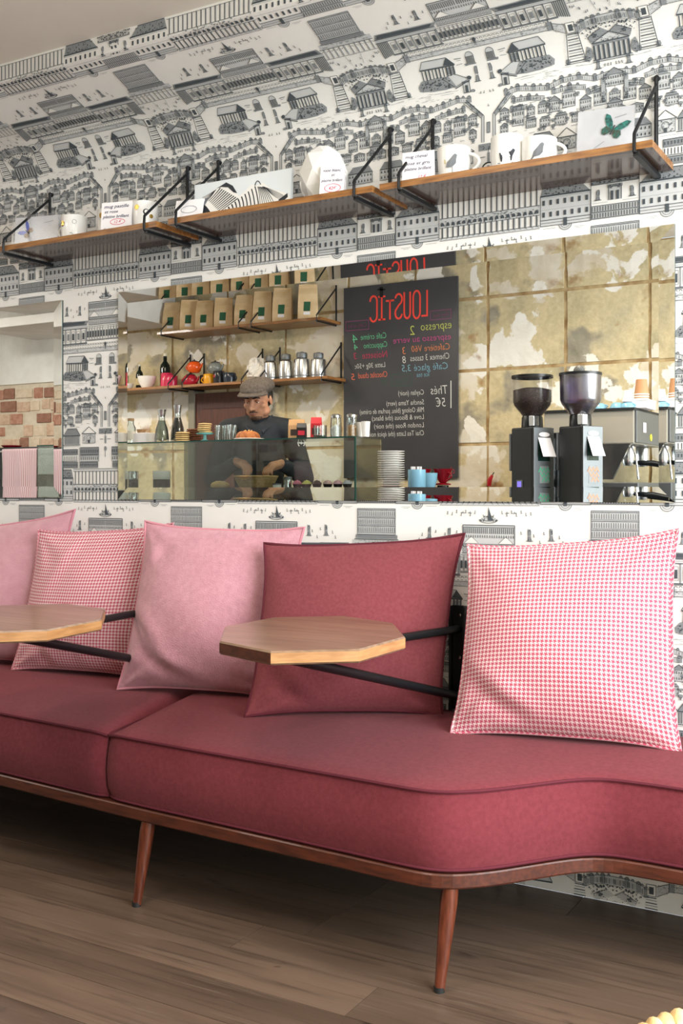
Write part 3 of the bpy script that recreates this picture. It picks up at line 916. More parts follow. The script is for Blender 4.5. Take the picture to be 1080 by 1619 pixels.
def pillow(label, BL, BR, TL, TR, mat, pipe_mat, thick=.085, wr=.004, seed=1, pinch=.07, folds=(), group=None):
    rnd = random.Random(seed)
    C4 = [Vector(p) for p in (BL, BR, TL, TR)]
    base = (C4[0] + C4[1]) / 2
    w = ((C4[1] - C4[0]).length + (C4[3] - C4[2]).length) / 2
    h = ((C4[2] - C4[0]).length + (C4[3] - C4[1]).length) / 2
    nrm = (C4[1] - C4[0]).cross(C4[2] - C4[0]).normalized()    # towards the room
    t = thing('throw_cushion', label, 'cushion', base, 0, group)
    N = 44
    ph = [rnd.uniform(0, 6.28) for _ in range(8)]
    def plane(a, b):
        a2 = a * (1 - pinch * (1 - abs(b) ** 3.2)); b2 = b * (1 - pinch * (1 - abs(a) ** 3.2))
        s_, r_ = (a2 + 1) / 2, (b2 + 1) / 2
        return C4[0] * (1 - s_) * (1 - r_) + C4[1] * s_ * (1 - r_) + C4[2] * (1 - s_) * r_ + C4[3] * s_ * r_
    def bulge(a, b):
        q = max(0, (1 - a ** 2)) ** .66 * max(0, (1 - b ** 2)) ** .66
        sag = 1.0 - .22 * b
        return thick * q * sag
    def wrinkle(a, b):
        e = 0
        for k, (ca, cb) in enumerate(((-1, -1), (1, -1), (-1, 1), (1, 1))):
            da, db = a - ca, b - cb
            d = sqrt(da * da + db * db)
            ang = atan2(db, da)
            e += wr * math.exp(-(d / .55) ** 2) * (1 - math.exp(-(d / .12) ** 2)) * sin(ang * 9 + ph[k])
        e += wr * .5 * sin(a * 5 + ph[4] + b * 2) * sin(b * 4 + ph[5]) * (1 - a * a) * (1 - b * b)
        e += wr * .5 * max(0, abs(b) - .6) * sin(a * 22 + ph[6]) + wr * .5 * max(0, abs(a) - .6) * sin(b * 20 + ph[7])
        for (fa, fb, ax, ay, ln, wd, am) in folds:   # soft creases: centre, direction, length, width, depth
            da, db = a - fa, b - fb
            lo, ac = da * ax + db * ay, -da * ay + db * ax
            e += am * math.exp(-(lo / ln) ** 2) * (math.exp(-((ac - wd) / wd) ** 2) - math.exp(-(ac / wd) ** 2))
        return e
    m_ = MB(); m_.uv = []
    for side in (1, -1):
        vs, fs = [], []
        for j in range(N + 1):
            for i in range(N + 1):
                a, b = sin(pi / 2 * (2 * i / N - 1)), sin(pi / 2 * (2 * j / N - 1))
                p = plane(a, b) + nrm * (side * bulge(a, b) * (1.0 if side > 0 else .55) + (wrinkle(a, b) * min(1, bulge(a, b) / thick * 3) if side > 0 else 0))
                if p.y > -.008: p.y = -.008
                if p.z < .452: p.z = .452 + (p.z - .452) * .1
                vs.append(p - base); m_.uv.append((a * w / 2 + 1, b * h / 2 + 1))
        for j in range(N):
            for i in range(N):
                a = j * (N + 1) + i
                q = (a, a + 1, a + N + 2, a + N + 1)
                fs.append(q if side > 0 else q[::-1])
        m_.add(vs, fs)
    body = m_.build('cover', mat, t, 'all')
    edge = []
    K = 26
    for k in range(K): edge.append(plane(-1 + 2 * k / K, -1))
    for k in range(K): edge.append(plane(1, -1 + 2 * k / K))
    for k in range(K): edge.append(plane(1 - 2 * k / K, 1))
    for k in range(K): edge.append(plane(-1, 1 - 2 * k / K))
    for p in edge:
        p.y = min(p.y, -.012); p.z = max(p.z, .455)
    pm_ = MB().tube([p - base for p in edge], .0048, 8, closed=True)
    if pipe_mat is hound: pm_.uv = [(i * .0021 + 3, (i % 8) * .004) for i in range(len(pm_.v))]
    pm_.build('piping', pipe_mat, t, True)
    return t
pillow('big pink and white houndstooth cushion at the right end of the bench', (-1.150, -.270, .462), (-.585, -.165, .462), (-1.165, -.120, .948), (-.610, -.085, 1.000), hound, hound, .125, .006, 3,
       folds=((-.75, -.55, .8, -.6, .35, .10, .012), (-.5, -.75, .85, -.5, .3, .08, .009), (.6, .85, .9, .3, .3, .07, .006)))
pillow('dark red linen cushion behind the octagonal table', (-1.735, -.370, .462), (-1.262, -.075, .462), (-1.795, -.185, .940), (-1.205, -.050, .976), red_linen, burgundy_pipe, .088, .005, 8,
       folds=((-.75, -.6, .7, -.7, .3, .09, .010), (-.6, -.8, .8, -.5, .25, .07, .008)))
pillow('pale pink velvet cushion leaning between the houndstooth and dark red ones', (-2.310, -.255, .466), (-1.760, -.130, .466), (-2.255, -.185, .999), (-1.725, -.070, .985), pink_velvet, pink_pipe, .115, .007, 5,
       folds=((-.7, -.35, .75, -.66, .4, .10, .014), (-.55, -.6, .8, -.6, .4, .09, .013), (-.3, -.75, .9, -.4, .35, .08, .010), (-.7, .6, .6, .8, .3, .10, .008)))
pillow('pink and white houndstooth cushion behind the left table', (-2.880, -.165, .468), (-2.34, -.080, .468), (-2.765, -.150, .958), (-2.232, -.072, .990), hound, hound, .095, .006, 11,
       folds=((-.5, -.7, .5, -.8, .4, .08, .009), (0, -.6, .3, -.9, .5, .08, .008), (-.3, .6, .3, .9, .5, .10, .007)))
pillow('pink velvet cushion cut off by the left edge of the photo', (-3.30, -.135, .47), (-2.78, -.075, .47), (-3.26, -.120, .955), (-2.672, -.070, 1.030), pink_pale, pink_pipe, .10, .005, 17)

# ------------------------------------------------------------------ wall-hung octagonal tables
OCT = [(.927 * x, .927 * y) for x, y in [(-.101, -.266), (-.255, -.035), (-.258, .209), (-.099, .339), (.101, .266), (.255, .035), (.258, -.209), (.099, -.339)]][::-1]
oak_top = M('oak_top', '#8a6e57', '#6d5441', 4, .3, stretch=(1.2, 16, 16), detail=6, coat=.25)
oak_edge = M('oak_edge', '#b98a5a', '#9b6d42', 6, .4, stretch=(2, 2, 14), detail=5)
def swing_table(label, cx, cy, rot, wx, ends, dark_side=False):
    zt = .757
    t = thing('swing_table', label, 'table', (cx, cy, .47))
    P = [(x * cos(rot) - y * sin(rot), x * sin(rot) + y * cos(rot)) for x, y in OCT]
    top = MB()
    a = .004
    ins = [(x * .988, y * .988) for x, y in P]
    z0, z1 = zt - .030 - .47, zt - .47
    vs = [(x, y, z0) for x, y in ins] + [(x, y, z0 + a) for x, y in P] + [(x, y, z1 - a) for x, y in P] + [(x, y, z1) for x, y in ins]
    fs = [tuple(range(7, -1, -1)), tuple(range(24, 32))]
    for r_ in range(3): fs += [(r_ * 8 + i, r_ * 8 + (i + 1) % 8, r_ * 8 + 8 + (i + 1) % 8, r_ * 8 + 8 + i) for i in range(8)]
    top.add(vs, fs)
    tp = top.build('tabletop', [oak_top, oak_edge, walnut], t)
    me = tp.data
    for p in me.polygons:
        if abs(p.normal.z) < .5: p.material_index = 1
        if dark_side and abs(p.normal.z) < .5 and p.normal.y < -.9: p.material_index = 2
    px = wx - cx
    MB().box(px - .022, -cy - .012, 0, px + .022, -cy - .001, .298).build('wall_plate', black_metal, t, bev=.002)
    for s_ in (-1, 1): MB().box(px + s_ * .022 - .003, -cy - .034, 0, px + s_ * .022 + .003, -cy - .004, .298).build('plate_flange', black_metal, t, bev=.001)
    for z in (.02, .15, .27): MB().lathe([(0, .004), (.005, .003), (.006, 0)]).xf(Matrix.Rotation(pi / 2, 4, 'X')).xf(Matrix.Translation((px, -cy - .012, z))).build('screw', steel, t, True)
    (ux, uy), (lx, ly) = ends
    A, B = Vector((px, -cy - .02, .232)), Vector((ux - cx, uy - cy, zt - .47 - .042))
    MB().tube([A, B], .0115, 10).build('upper_arm', black_metal, t, True)
    C_, D_ = Vector((px, -cy - .02, .040)), Vector((lx - cx, ly - cy, zt - .47 - .042))
    MB().tube([C_, D_], .0125, 10).build('brace_arm', black_metal, t, True)
    MB().box(lx - cx - .035, ly - cy - .025, z0 - .012, lx - cx + .035, ly - cy + .025, z0).build('mounting_pad', black_metal, t, bev=.002)
    return t
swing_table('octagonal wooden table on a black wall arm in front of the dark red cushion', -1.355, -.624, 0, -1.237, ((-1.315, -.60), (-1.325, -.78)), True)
swing_table('octagonal wooden table at the left edge in front of the houndstooth cushion', -2.193, -.761, radians(7), -2.305, ((-2.18, -.62), (-2.13, -.84)))

# ------------------------------------------------------------------ wall shelves
SZ0, SZ1, SD = 1.925, 1.943, -.222
def wall_shelf(x0, x1, brx, label):
    t = thing('wall_shelf', label, 'shelf', ((x0 + x1) / 2, 0, SZ0))
    cx = (x0 + x1) / 2
    MB().box(x0 - cx, SD, 0, x1 - cx, -.006, SZ1 - SZ0).build('board', [shelf_wood, shelf_face], t)
    bo = t.children[-1]
    for p in bo.data.polygons: p.material_index = 1 if abs(p.normal.z) > .5 else 0
    for bx in brx:
        u = bx - cx
        f = SD - .007
        br = MB()
        br.tube([(u, -.012, .245), (u, -.012, -.004), (u, -.012, -.012)], .0055, 8)
        br.tube([(u, -.014, .225), (u, f + .002, SZ1 - SZ0 + .020), (u, f, SZ1 - SZ0), (u, f, -.006), (u, f + .012, -.010), (u, -.012, -.010)], .0045, 8)
        b_ = br.build('bracket', black_metal, t, True)
        MB().lathe([(0, 0), (.0075, .001), (.0075, .012), (.005, .016), (0, .017)], n=12).xf(Matrix.Rotation(pi / 2, 4, 'X')).xf(Matrix.Translation((u, 0, .245))).build('peg', black_metal, b_, True)
        MB().box(u - .004, f + .004, -.016, u + .010, -.004, -.006).build('support_bar', black_metal, b_)
    return t
wall_shelf(-2.935, -2.180, (-2.852, -2.222), 'leftmost wooden wall shelf holding mugs and a blue butterfly case')
wall_shelf(-2.132, -1.408, (-2.095, -1.462), 'middle wooden wall shelf holding the zebra picture and white vase')
wall_shelf(-1.385, -.640, (-1.322, -.682), 'right wooden wall shelf holding printed mugs and a green butterfly case')

def cyl_decal(mb_, pts, r, ang0):
    """flat print wrapped on a round mug: outline in metres (across, up), centred at angle ang0"""
    mb_.add([(r * cos(ang0 + u / r), r * sin(ang0 + u / r), v) for u, v in pts], [tuple(range(len(pts)))])
def mug(name, label, loc, r, h, hang, cat='mug', mat=None, group=None, decals=(), taper=1.0, parts=True):
    t = thing(name, label, cat, loc, 0, group)
    mat = mat or white_cer
    w = .0035
    MB().lathe([(0, .002), (r * .8 * taper, 0), (r * .94 * taper, .004), (r * (taper + 1) / 2, h * .5), (r, h - .002), (r - w / 2, h), (r - w, h - .002), (r * taper - w, .008), (0, .007)], n=32).build('body', mat, t, True)
    if hang is not None:
        hh = [(r * .95 + (h * .36) * sin(pi * k / 10) ** .8, 0, h * (.80 - .60 * k / 10)) for k in range(11)]
        MB().tube(hh, [.0045] * 11, 8).xf(Matrix.Rotation(hang, 4, 'Z')).build('handle', mat, t, True)
    for nm, dm_, polys, ang in decals:
        for ps in (polys if nm == 'gold_dot' else [polys]):
            d_ = MB()
            for p in ([ps] if nm == 'gold_dot' else ps): cyl_decal(d_, p, r + .0008, ang)
            o_ = d_.build(nm, dm_, t)
            if nm != 'gold_dot' and len(polys) > 1: o_['kind'] = 'stuff'
    return t
VA = atan2(-.864, .503)      # direction from the shelf back to the viewer (for prints that face the room)
def top_of(px, py, Y): return at(px, py, Y)
def on_shelf(px, Y): p = at(px, 300, Y); return Vector((p.x, Y, SZ1))

def circ(u, v, r, n=12): return [(u + r * cos(2 * pi * i / n), v + r * sin(2 * pi * i / n)) for i in range(n)]
def ringp(u, v, r, w=.0012, n=14):
    return [[(u + (r) * cos(2 * pi * i / n), v + r * sin(2 * pi * i / n)), (u + r * cos(2 * pi * (i + 1) / n), v + r * sin(2 * pi * (i + 1) / n)),
             (u + (r - w) * cos(2 * pi * (i + 1) / n), v + (r - w) * sin(2 * pi * (i + 1) / n)), (u + (r - w) * cos(2 * pi * i / n), v + (r - w) * sin(2 * pi * i / n))] for i in range(n)]
dots1 = [('gold_dot', gold, [circ(-.034, .062, .010)], VA), ('ring_print', grey_ink, ringp(.012, .066, .0075) + ringp(0, .02, .009)[:5], VA)]
mug('mug', 'white mug with gold dot beside the blue butterfly case', on_shelf(117, -.12), .044, .092, pi * .98, decals=dots1)
dots2 = [('gold_dot', gold, [circ(-.028, .070, .009)], VA), ('ring_print', grey_ink, ringp(-.004, .022, .009), VA)]
mug('mug', 'white mug half hidden behind the handwritten tent card', on_shelf(176, -.11), .046, .094, None, decals=dots2)
dots3 = [('gold_dot', gold, [circ(-.020, .074, .009, 10), circ(.030, .045, .007, 10)], VA), ('bean_print', dark_print, [circ(.012, .058, .010, 12)], VA), ('bean_light', white_cer, [circ(.013, .059, .0062, 12)], VA)]
o = mug('mug', 'white mug with gold and black spots at the end of the left shelf', on_shelf(229, -.12), .044, .096, None, decals=dots3)
o.children[-1].location = (cos(VA) * .0006, sin(VA) * .0006, 0)

def bird(flip=1):
    s_ = flip
    b = [(-.016, .030), (-.012, .044), (-.002, .054), (.004, .062), (.010, .066), (.016, .062), (.013, .052), (.012, .040), (.004, .032), (-.006, .030)]
    return [[(s_ * u, v) for u, v in b][::(1 if s_ > 0 else -1)]]
birdlegs = [[(.001, .032), (.003, .032), (.003, .008), (.001, .008)], [(-.004, .008), (.008, .008), (.008, .0065), (-.004, .0065)]]
mug('mug', 'white mug printed with a long-legged bird beside a price card', on_shelf(718, -.13), .047, .092, radians(-5), decals=[('bird_print', M('bird_grey', '#6f7378', rough=.6), bird() + birdlegs, VA - .25), ('stripe_print', M('stripe_yellow', '#c9bd8c', rough=.6), [[(-.026, .040), (-.022, .040), (-.022, .052), (-.026, .052)]], VA - .15)], taper=.92)
horse = [[(-.020, .046), (.010, .048), (.018, .056), (.024, .052), (.016, .036), (.014, .024), (.011, .024), (.010, .034), (-.010, .034), (-.012, .022), (-.015, .022), (-.018, .034)], [(-.024, .020), (.02, .020), (.02, .0185), (-.024, .0185)]]
mug('mug', 'tall white mug printed with a dark animal in the middle of the right shelf', on_shelf(802, -.13), .044, .098, None, decals=[('animal_print', dark_print, horse, VA - .2)])
mug('mug', 'short white mug with a bird print and its handle to the right', on_shelf(853, -.12), .047, .080, radians(-5), decals=[('bird_print', MATS['bird_grey'], [[(u, v - .006) for u, v in p] for p in bird()] + [[(-.03, .010), (-.012, .028), (-.008, .028), (-.024, .008)]], VA - .25)])

# small dark ornament between the mugs
orn = thing('ornament', 'small dark ornament between the bird mug and the tall mug', 'ornament', on_shelf(768, -.12))
MB().ball((0, 0, .016), .016, 12, 8, (1, 1, .95)).build('body', M('ornament_dark', '#23302c', rough=.35), orn, True)
MB().ball((-.018, 0, .012), .010, 10, 6).build('knob', MATS['ornament_dark'], orn, True)
MB().tube([(.008 + .018 * cos(a), 0, .028 + .016 * sin(a)) for a in [pi * k / 8 - .3 for k in range(9)]], .002, 6).build('loop', MATS['ornament_dark'], orn, True)

# tent cards with handwriting
def tent_card(label, px0, px1, py_top, Y, lines, yaw, lean=.16, oval=None, side=True, h=None):
    a, b = at(px0, 300, Y), at(px1, 300, Y)
    tp = at((px0 + px1) / 2, py_top, Y)
    w = (b.x - a.x) / max(.5, cos(yaw)) * .98
    h = h or (tp.z - SZ1)
    t = thing('price_card', label, 'card', ((a.x + b.x) / 2, Y, SZ1), yaw)
    sl = h * lean
    th = .0012
    MB().add([(-w / 2, 0, 0), (w / 2, 0, 0), (w / 2, sl, h), (-w / 2, sl, h), (-w / 2, th, 0), (w / 2, th, 0), (w / 2, sl + th, h), (-w / 2, sl + th, h)],
             [(0, 1, 2, 3), (5, 4, 7, 6), (0, 4, 5, 1), (3, 2, 6, 7), (1, 5, 6, 2), (4, 0, 3, 7)]).build('front_leaf', card_paper, t)
    MB().add([(-w / 2, sl * 2, 0), (w / 2, sl * 2, 0), (w / 2, sl, h), (-w / 2, sl, h), (-w / 2, sl * 2 + th, 0), (w / 2, sl * 2 + th, 0), (w / 2, sl + th, h), (-w / 2, sl + th, h)],
             [(0, 1, 2, 3), (5, 4, 7, 6), (0, 4, 5, 1), (3, 2, 6, 7), (1, 5, 6, 2), (4, 0, 3, 7)]).build('back_leaf', card_paper, t)
    up = Vector((0, sl, h)).normalized(); off = Vector((0, -.0012, 0))
    L_ = sqrt(sl * sl + h * h)
    k = 0
    for (s_, fx, fy, fw, fs_, mt_) in lines:
        m_ = MB()
        text_on(m_, s_, Vector((-w / 2 + fx * w, 0, 0)) + up * (fy * L_) + off, (1, 0, 0), up, fs_ * L_, fw * w, .25, 0, .004)
        m_.build('handwriting', mt_, t)
    if oval:
        m_ = MB(); cx, cy, rx, ry, mt_ = oval
        stroke(m_, ell(cx * w - w / 2, cy * L_, rx * w, ry * L_), .0016, off, (1, 0, 0), up)
        m_.build('drawn_oval', mt_, t)
    return t
tent_card('white tent card reading mug pastille in front of a half hidden mug', 163, 203, 318, -.185,
          [('mug pastille', .08, .80, .82, .16, pen_ink), ('et rose', .10, .63, .45, .15, pen_ink), ('platine brillant', .06, .46, .86, .15, pen_ink), ('12 €', .42, .27, .26, .14, red_ink), ('fait main', .08, .05, .72, .11, grey_ink)], radians(14), .10, (.55, .32, .24, .10, red_ink))
tent_card('blank white tent card with a drawn oval at the left of the zebra picture', 277, 316, 313, -.180, [], radians(12), .3, (.5, .52, .28, .17, grey_ink))
tent_card('white tent card reading mug cheval beside the bird mug', 637, 684, 238, -.185,
          [('mug cheval', .08, .80, .72, .15, pen_ink), ('rosé et gris', .08, .58, .80, .15, pen_ink), ('platine brillant', .07, .40, .86, .15, pen_ink), ('12 €', .50, .12, .28, .15, red_ink)], radians(10), .10)
tent_card('small grey folded card standing behind the gold-dot mug', 138, 152, 343, -.10, [], radians(-40), .4)

# boxed butterflies
def butterfly(mbs, org, ux, uy, s_, rot):
    def W_(p): 
        x, y = p[0] * s_, p[1] * s_
        return Vector(org) + Vector(ux) * (x * cos(rot) - y * sin(rot)) + Vector(uy) * (x * sin(rot) + y * cos(rot))
    up = [(0, .05), (.25, .55), (.62, .95), (.95, .98), (.85, .55), (.55, .18), (.1, -.02)]
    lo = [(.05, 0), (.55, .12), (.72, -.2), (.6, -.5), (.35, -.55), (.1, -.25)]
    for f in (1, -1):
        for P_, m_ in ((up, mbs[0]), (lo, mbs[1])):
            pts = [W_((f * x, y)) for x, y in P_]
            m_.add(pts, [tuple(range(len(pts)))])
    m_ = mbs[2]
    for a, b, w in (((0, .35), (0, -.4), .1),):
        p = [W_((a[0] - w / 2, a[1])), W_((a[0] + w / 2, a[1])), W_((b[0] + w / 2, b[1])), W_((b[0] - w / 2, b[1]))]
        m_.add(p, [(0, 1, 2, 3)])
def butterfly_case(label, loc, w, h, yaw, lean, cols, bsz, bpos, rot, depth=.03):
    t = thing('butterfly_case', label, 'case', loc, yaw)
    cl, sl = cos(lean), sin(lean)
    R = Matrix.Rotation(-lean, 4, 'X')
    MB().box(-w / 2 + .003, .010, .003, w / 2 - .003, .013, h - .003).xf(R).build('backing_sheet', M('sheet_grey', '#d2d3d8', '#c6c7cd', 20, .7), t)
    for a in (-1, 1):
        MB().box(min(a * w / 2, a * (w / 2 - .002)), -.004, 0, max(a * w / 2, a * (w / 2 - .002)), depth * .6, h).xf(R).build('case_side', plastic, t)
    MB().box(-w / 2, -.004, h - .002, w / 2, depth * .6, h).xf(R).build('case_side', plastic, t)
    MB().box(-w / 2, -.004, 0, w / 2, depth * .6, .002).xf(R).build('case_side', plastic, t)
    MB().box(-w / 2, -.005, 0, w / 2, -.004, h).xf(R).build('case_front', plastic, t)
    A, B, C_ = MB(), MB(), MB()
    o_ = (bpos[0] * w, .007, bpos[1] * h)
    butterfly((A, B, C_), o_, (1, 0, 0), (0, 0, 1), bsz, rot)
    bt = A.xf(R).build('butterfly', cols[0], t)
    B.xf(R).xf(Matrix.Translation((0, -.0008, 0))).build('hind_wing', cols[1], bt); C_.xf(R).xf(Matrix.Translation((0, -.0015, 0))).build('insect_body', dark_print, bt)
    m_ = MB()
    stroke(m_, [(.05 * w, .18 * h), (.42 * w, .24 * h)], .0012, (0, .009, 0), (1, 0, 0), (0, 0, 1)); stroke(m_, [(.15 * w, .78 * h), (.34 * w, .82 * h)], .0016, (0, .009, 0), (1, 0, 0), (0, 0, 1)); stroke(m_, [(-.38 * w, .10 * h), (-.02 * w, .36 * h)], .001, (0, .009, 0), (1, 0, 0), (0, 0, 1))
    m_.xf(R).build('pencil_line', grey_ink, t)['kind'] = 'stuff'
    return t
p = on_shelf(55, -.12)
butterfly_case('blue butterfly in a clear case at the left end of the shelves', p, .185, .128, radians(14), .08, (M('wing_blue', '#5064c8', '#4a56b0', 200, .4), M('wing_tan', '#b08a5a', '#5a4632', 200, .6)), .030, (-.20, .55), radians(50))
p = on_shelf(955, -.135)
butterfly_case('green butterfly in a tilted clear case on the right shelf', p, .150, .150, radians(8), .22, (M('wing_green', '#2f8f86', '#1d3f3c', 130, .4), M('wing_green_dark', '#2a6f66', '#3f3a28', 160, .5)), .037, (.12, .55), radians(-25), .05)

# zebra picture
def zebra():
    a, b = at(306, 270, -.150), at(459, 262, -.150)
    w = b.x - a.x; h = at(459, 262, -.150).z - SZ1 - .004
    t = thing('zebra_picture', 'unframed black and white picture of two zebras on the middle shelf', 'picture', ((a.x + b.x) / 2, -.150, SZ1))
    MB().box(-w / 2, .0, 0, w / 2, .012, h).xf(Matrix.Rotation(-.06, 4, 'X')).build('canvas', M('zebra_sky', '#dfe7ec', '#e9eef1', 3, .7), t)
    R = Matrix.Rotation(-.06, 4, 'X')
    U = lambda pts: [(-w / 2 + x * w, y * h) for x, y in pts]
    wh, bk, gy = MB(), MB(), MB()
    def put(m_, pts, off): m_.add([(x, -off, z) for x, z in U(pts)], [tuple(range(len(pts)))])
    # bodies (white), traced as the two heads and necks
    put(wh, [(0, 0), (.42, 0), (.50, .40), (.455, .60), (.40, .80), (.30, .86), (.20, .76), (.10, .62), (.02, .50), (0, .44)], .0006)
    put(wh, [(.12, 0), (.97, 0), (1, .10), (.985, .30), (.93, .40), (.80, .55), (.72, .74), (.66, .70), (.60, .74), (.52, .56), (.40, .36), (.22, .14)], .0008)
    put(gy, [(.06, .56), (.16, .60), (.12, .40), (.07, .42)], .0010)
    for pts in ([(.24, .80), (.34, .92), (.41, .80), (.46, .58), (.42, .62), (.36, .78), (.29, .82)], [(.03, .50), (.10, .58), (.10, .48), (.05, .42)], [(.88, .22), (.97, .36), (.975, .26), (.92, .14)], [(0, .40), (.10, .26), (.16, .06), (.12, .02), (.06, .20), (0, .30)]):
        put(bk, pts, .0014)
    def ribbon(fn, w0, w1, n=9):
        P_ = [fn(k / n) for k in range(n + 1)]
        for k in range(n):
            (x0, y0), (x1, y1) = P_[k], P_[k + 1]
            dx, dy = (x1 - x0) * w, (y1 - y0) * h
            l = sqrt(dx * dx + dy * dy) or 1e-9
            q0, q1 = (w0 + (w1 - w0) * k / n) / 2, (w0 + (w1 - w0) * (k + 1) / n) / 2
            nx, ny = -dy / l, dx / l
            bk.add([(-w / 2 + x0 * w + nx * q0, -.0012, y0 * h + ny * q0), (-w / 2 + x0 * w - nx * q0, -.0012, y0 * h - ny * q0),
                    (-w / 2 + x1 * w - nx * q1, -.0012, y1 * h - ny * q1), (-w / 2 + x1 * w + nx * q1, -.0012, y1 * h + ny * q1)], [(0, 1, 2, 3)])
    bez = lambda p0, p1, p2: (lambda k: ((1 - k) ** 2 * p0[0] + 2 * k * (1 - k) * p1[0] + k * k * p2[0], (1 - k) ** 2 * p0[1] + 2 * k * (1 - k) * p1[1] + k * k * p2[1]))
    for i in range(12):      # neck stripes of the right zebra, from the crest down to the picture's foot
        q = i / 11
        c0 = (.27 + .37 * q, .10 + .58 * q)
        ribbon(bez(c0, (c0[0] + .035, c0[1] - .10 - .18 * q), (.25 + .44 * q, .0 + .05 * q)), .0058 - .0020 * q, .0040)
    for i in range(7):       # cheek of the right zebra
        q = i / 6
        ribbon(bez((.67 + .06 * q, .66 - .04 * q), (.70 + .10 * q, .40), (.70 + .15 * q, .10)), .0026, .0016)
    for i in range(6):       # brow to nose
        q = i / 5
        ribbon(bez((.72 + .03 * q, .64 - .05 * q), (.83, .50 - .20 * q), (.93, .32 - .12 * q)), .0016, .0010)
    for i in range(10):      # neck of the left zebra
        q = i / 9
        ribbon(bez((.28 + .19 * q, .80 - .36 * q), (.22 + .16 * q, .62 - .30 * q), (.16 + .12 * q, .50 - .34 * q)), .0038, .0022)
    for i in range(7):       # its face
        q = i / 6
        ribbon(bez((.24 - .02 * q, .78 - .05 * q), (.18, .70 - .12 * q), (.09 + .02 * q, .62 - .18 * q)), .0014, .0010)
    for i in range(5):       # broad flank stripes at the lower left
        q = i / 4
        ribbon(bez((.0 + .10 * q, .44 - .02 * q), (.10 + .06 * q, .34 - .04 * q), (.10 + .11 * q, .0)), .0068 - .001 * q, .0060)
    ribbon(bez((.64, .70), (.66, .92), (.70, .70)), .0034, .0024)
    ribbon(bez((.60, .02), (.80, .10), (1.0, .16)), .0030, .0024); ribbon(bez((.70, .0), (.85, .05), (1.0, .08)), .0030, .0024)
    for m_, nm, mt_ in ((wh, 'zebra_white', white_cer), (gy, 'zebra_grey', grey_ink), (bk, 'zebra_stripe', dark_print)): m_.xf(R).build(nm, mt_, t)
zebra()

# faceted white vase with its card
def vase():
    p = on_shelf(512, -.12)
    t = thing('vase', 'white faceted vase with a handwritten price card on the middle shelf', 'vase', p)
    r0 = .072
    n = 7
    rings = [(.55, 0), (.92, .045), (1.02, .090), (.82, .140), (.42, .165)]
    vs = []
    for k, (f, z) in enumerate(rings):
        for i in range(n):
            a = 2 * pi * (i + (.5 if k % 2 else 0)) / n + .3
            vs.append((r0 * f * cos(a), r0 * f * sin(a), z))
    fs = [tuple(range(n - 1, -1, -1)), tuple(range(4 * n, 5 * n))]
    for k in range(4):
        for i in range(n):
            j = (i + 1) % n
            a, b, c_, d = k * n + i, k * n + j, (k + 1) * n + i, (k + 1) * n + j
            if k % 2 == 0: fs += [(a, b, c_), (b, d, c_)]
            else: fs += [(a, b, d), (a, d, c_)]
    MB().add(vs, fs).build('body', white_cer, t)
    MB().tube([(-.055 - .03 * sin(pi * k / 8), .01, .145 - .13 * k / 8) for k in range(9)], .006, 8).build('handle', white_cer, t, True)
vase()
tent_card('card reading vase blanc et platine brillant leaning on the white vase', 508, 540, 256, -.205,
          [('vase blanc', .10, .76, .76, .15, pen_ink), ('et', .45, .60, .16, .15, pen_ink), ('platine brillant', .06, .42, .88, .14, pen_ink), ('42€', .36, .14, .34, .17, red_ink)], radians(20), .28, (.54, .20, .33, .14, red_ink))

# ------------------------------------------------------------------ rattan stool, its rim just in the corner
straw = M('straw', '#d8c08c', '#bfa06a', 40, .6, bump=.2, bscale=120, rnd=.08)
def stool():
    c = Vector((-.16, -1.55, 0))
    t = thing('rattan_stool', 'woven straw stool whose pale rim shows in the bottom right corner', 'stool', c)
    R_, H_ = .175, .445
    MB().lathe([(0, H_ - .02), (R_ - .01, H_ - .02), (R_ - .005, H_ - .008), (R_ * .6, H_ - .004), (0, H_ - .006)], n=40).build('seat_pad', straw, t, True)
    seg = MB().ball((0, 0, 0), .015, 10, 8, (1.5, .85, .95))
    me = None
    for i in range(52):
        a = 2 * pi * i / 52
        if me is None:
            o = seg.build('rim_coil', straw, t, True); me = o.data
        else:
            o = bpy.data.objects.new('rim_coil', me); COL.objects.link(o); o.parent = t
        o.location = (R_ * cos(a), R_ * sin(a), H_ - .010); o.rotation_euler[2] = a + pi / 2 + .75
    for i in range(4):
        a = pi / 4 + i * pi / 2
        MB().tube([(cos(a) * R_ * .85, sin(a) * R_ * .85, H_ - .02), (cos(a) * R_ * 1.02, sin(a) * R_ * 1.02, 0)], [.016, .013], 10).build('leg', straw, t, True)
    MB().tube([(cos(2 * pi * k / 24) * R_ * .93, sin(2 * pi * k / 24) * R_ * .93, .16) for k in range(24)], .008, 8, True).build('stretcher', straw, t, True)
stool()
# ------------------------------------------------------------------ the bar across the room (seen in the mirror)
CZ = 1.050
bar_wood = M('bar_wood', '#4a3a2e', '#352820', 8, .5, stretch=(6, 6, 1))
top_stone = M('bar_top', '#3b3f41', '#2f3335', 30, .25)
bar = thing('bar_counter', 'dark bar counter carrying the glass display case and grinders', 'counter', (-3.0, -2.15, 0))
MB().box(-2.1, .12, 0, 1.92, .20, CZ - .04).build('front_panel', bar_wood, bar)
MB().box(.30, -.22, 0, 1.92, .12, CZ - .04).build('cupboard', bar_wood, bar)
MB().box(-2.12, -.095, CZ - .04, .28, .25, CZ).build('worktop', top_stone, bar)
MB().box(.28, -.24, CZ - .04, 1.94, .25, CZ).build('worktop', top_stone, bar)
mc = thing('machine_cabinet', 'dark cabinet under the espresso machine behind the bar', 'cabinet', (-1.55, -2.72, 0))
MB().box(-.55, -.28, 0, .47, .30, CZ - .04).build('body', bar_wood, mc)
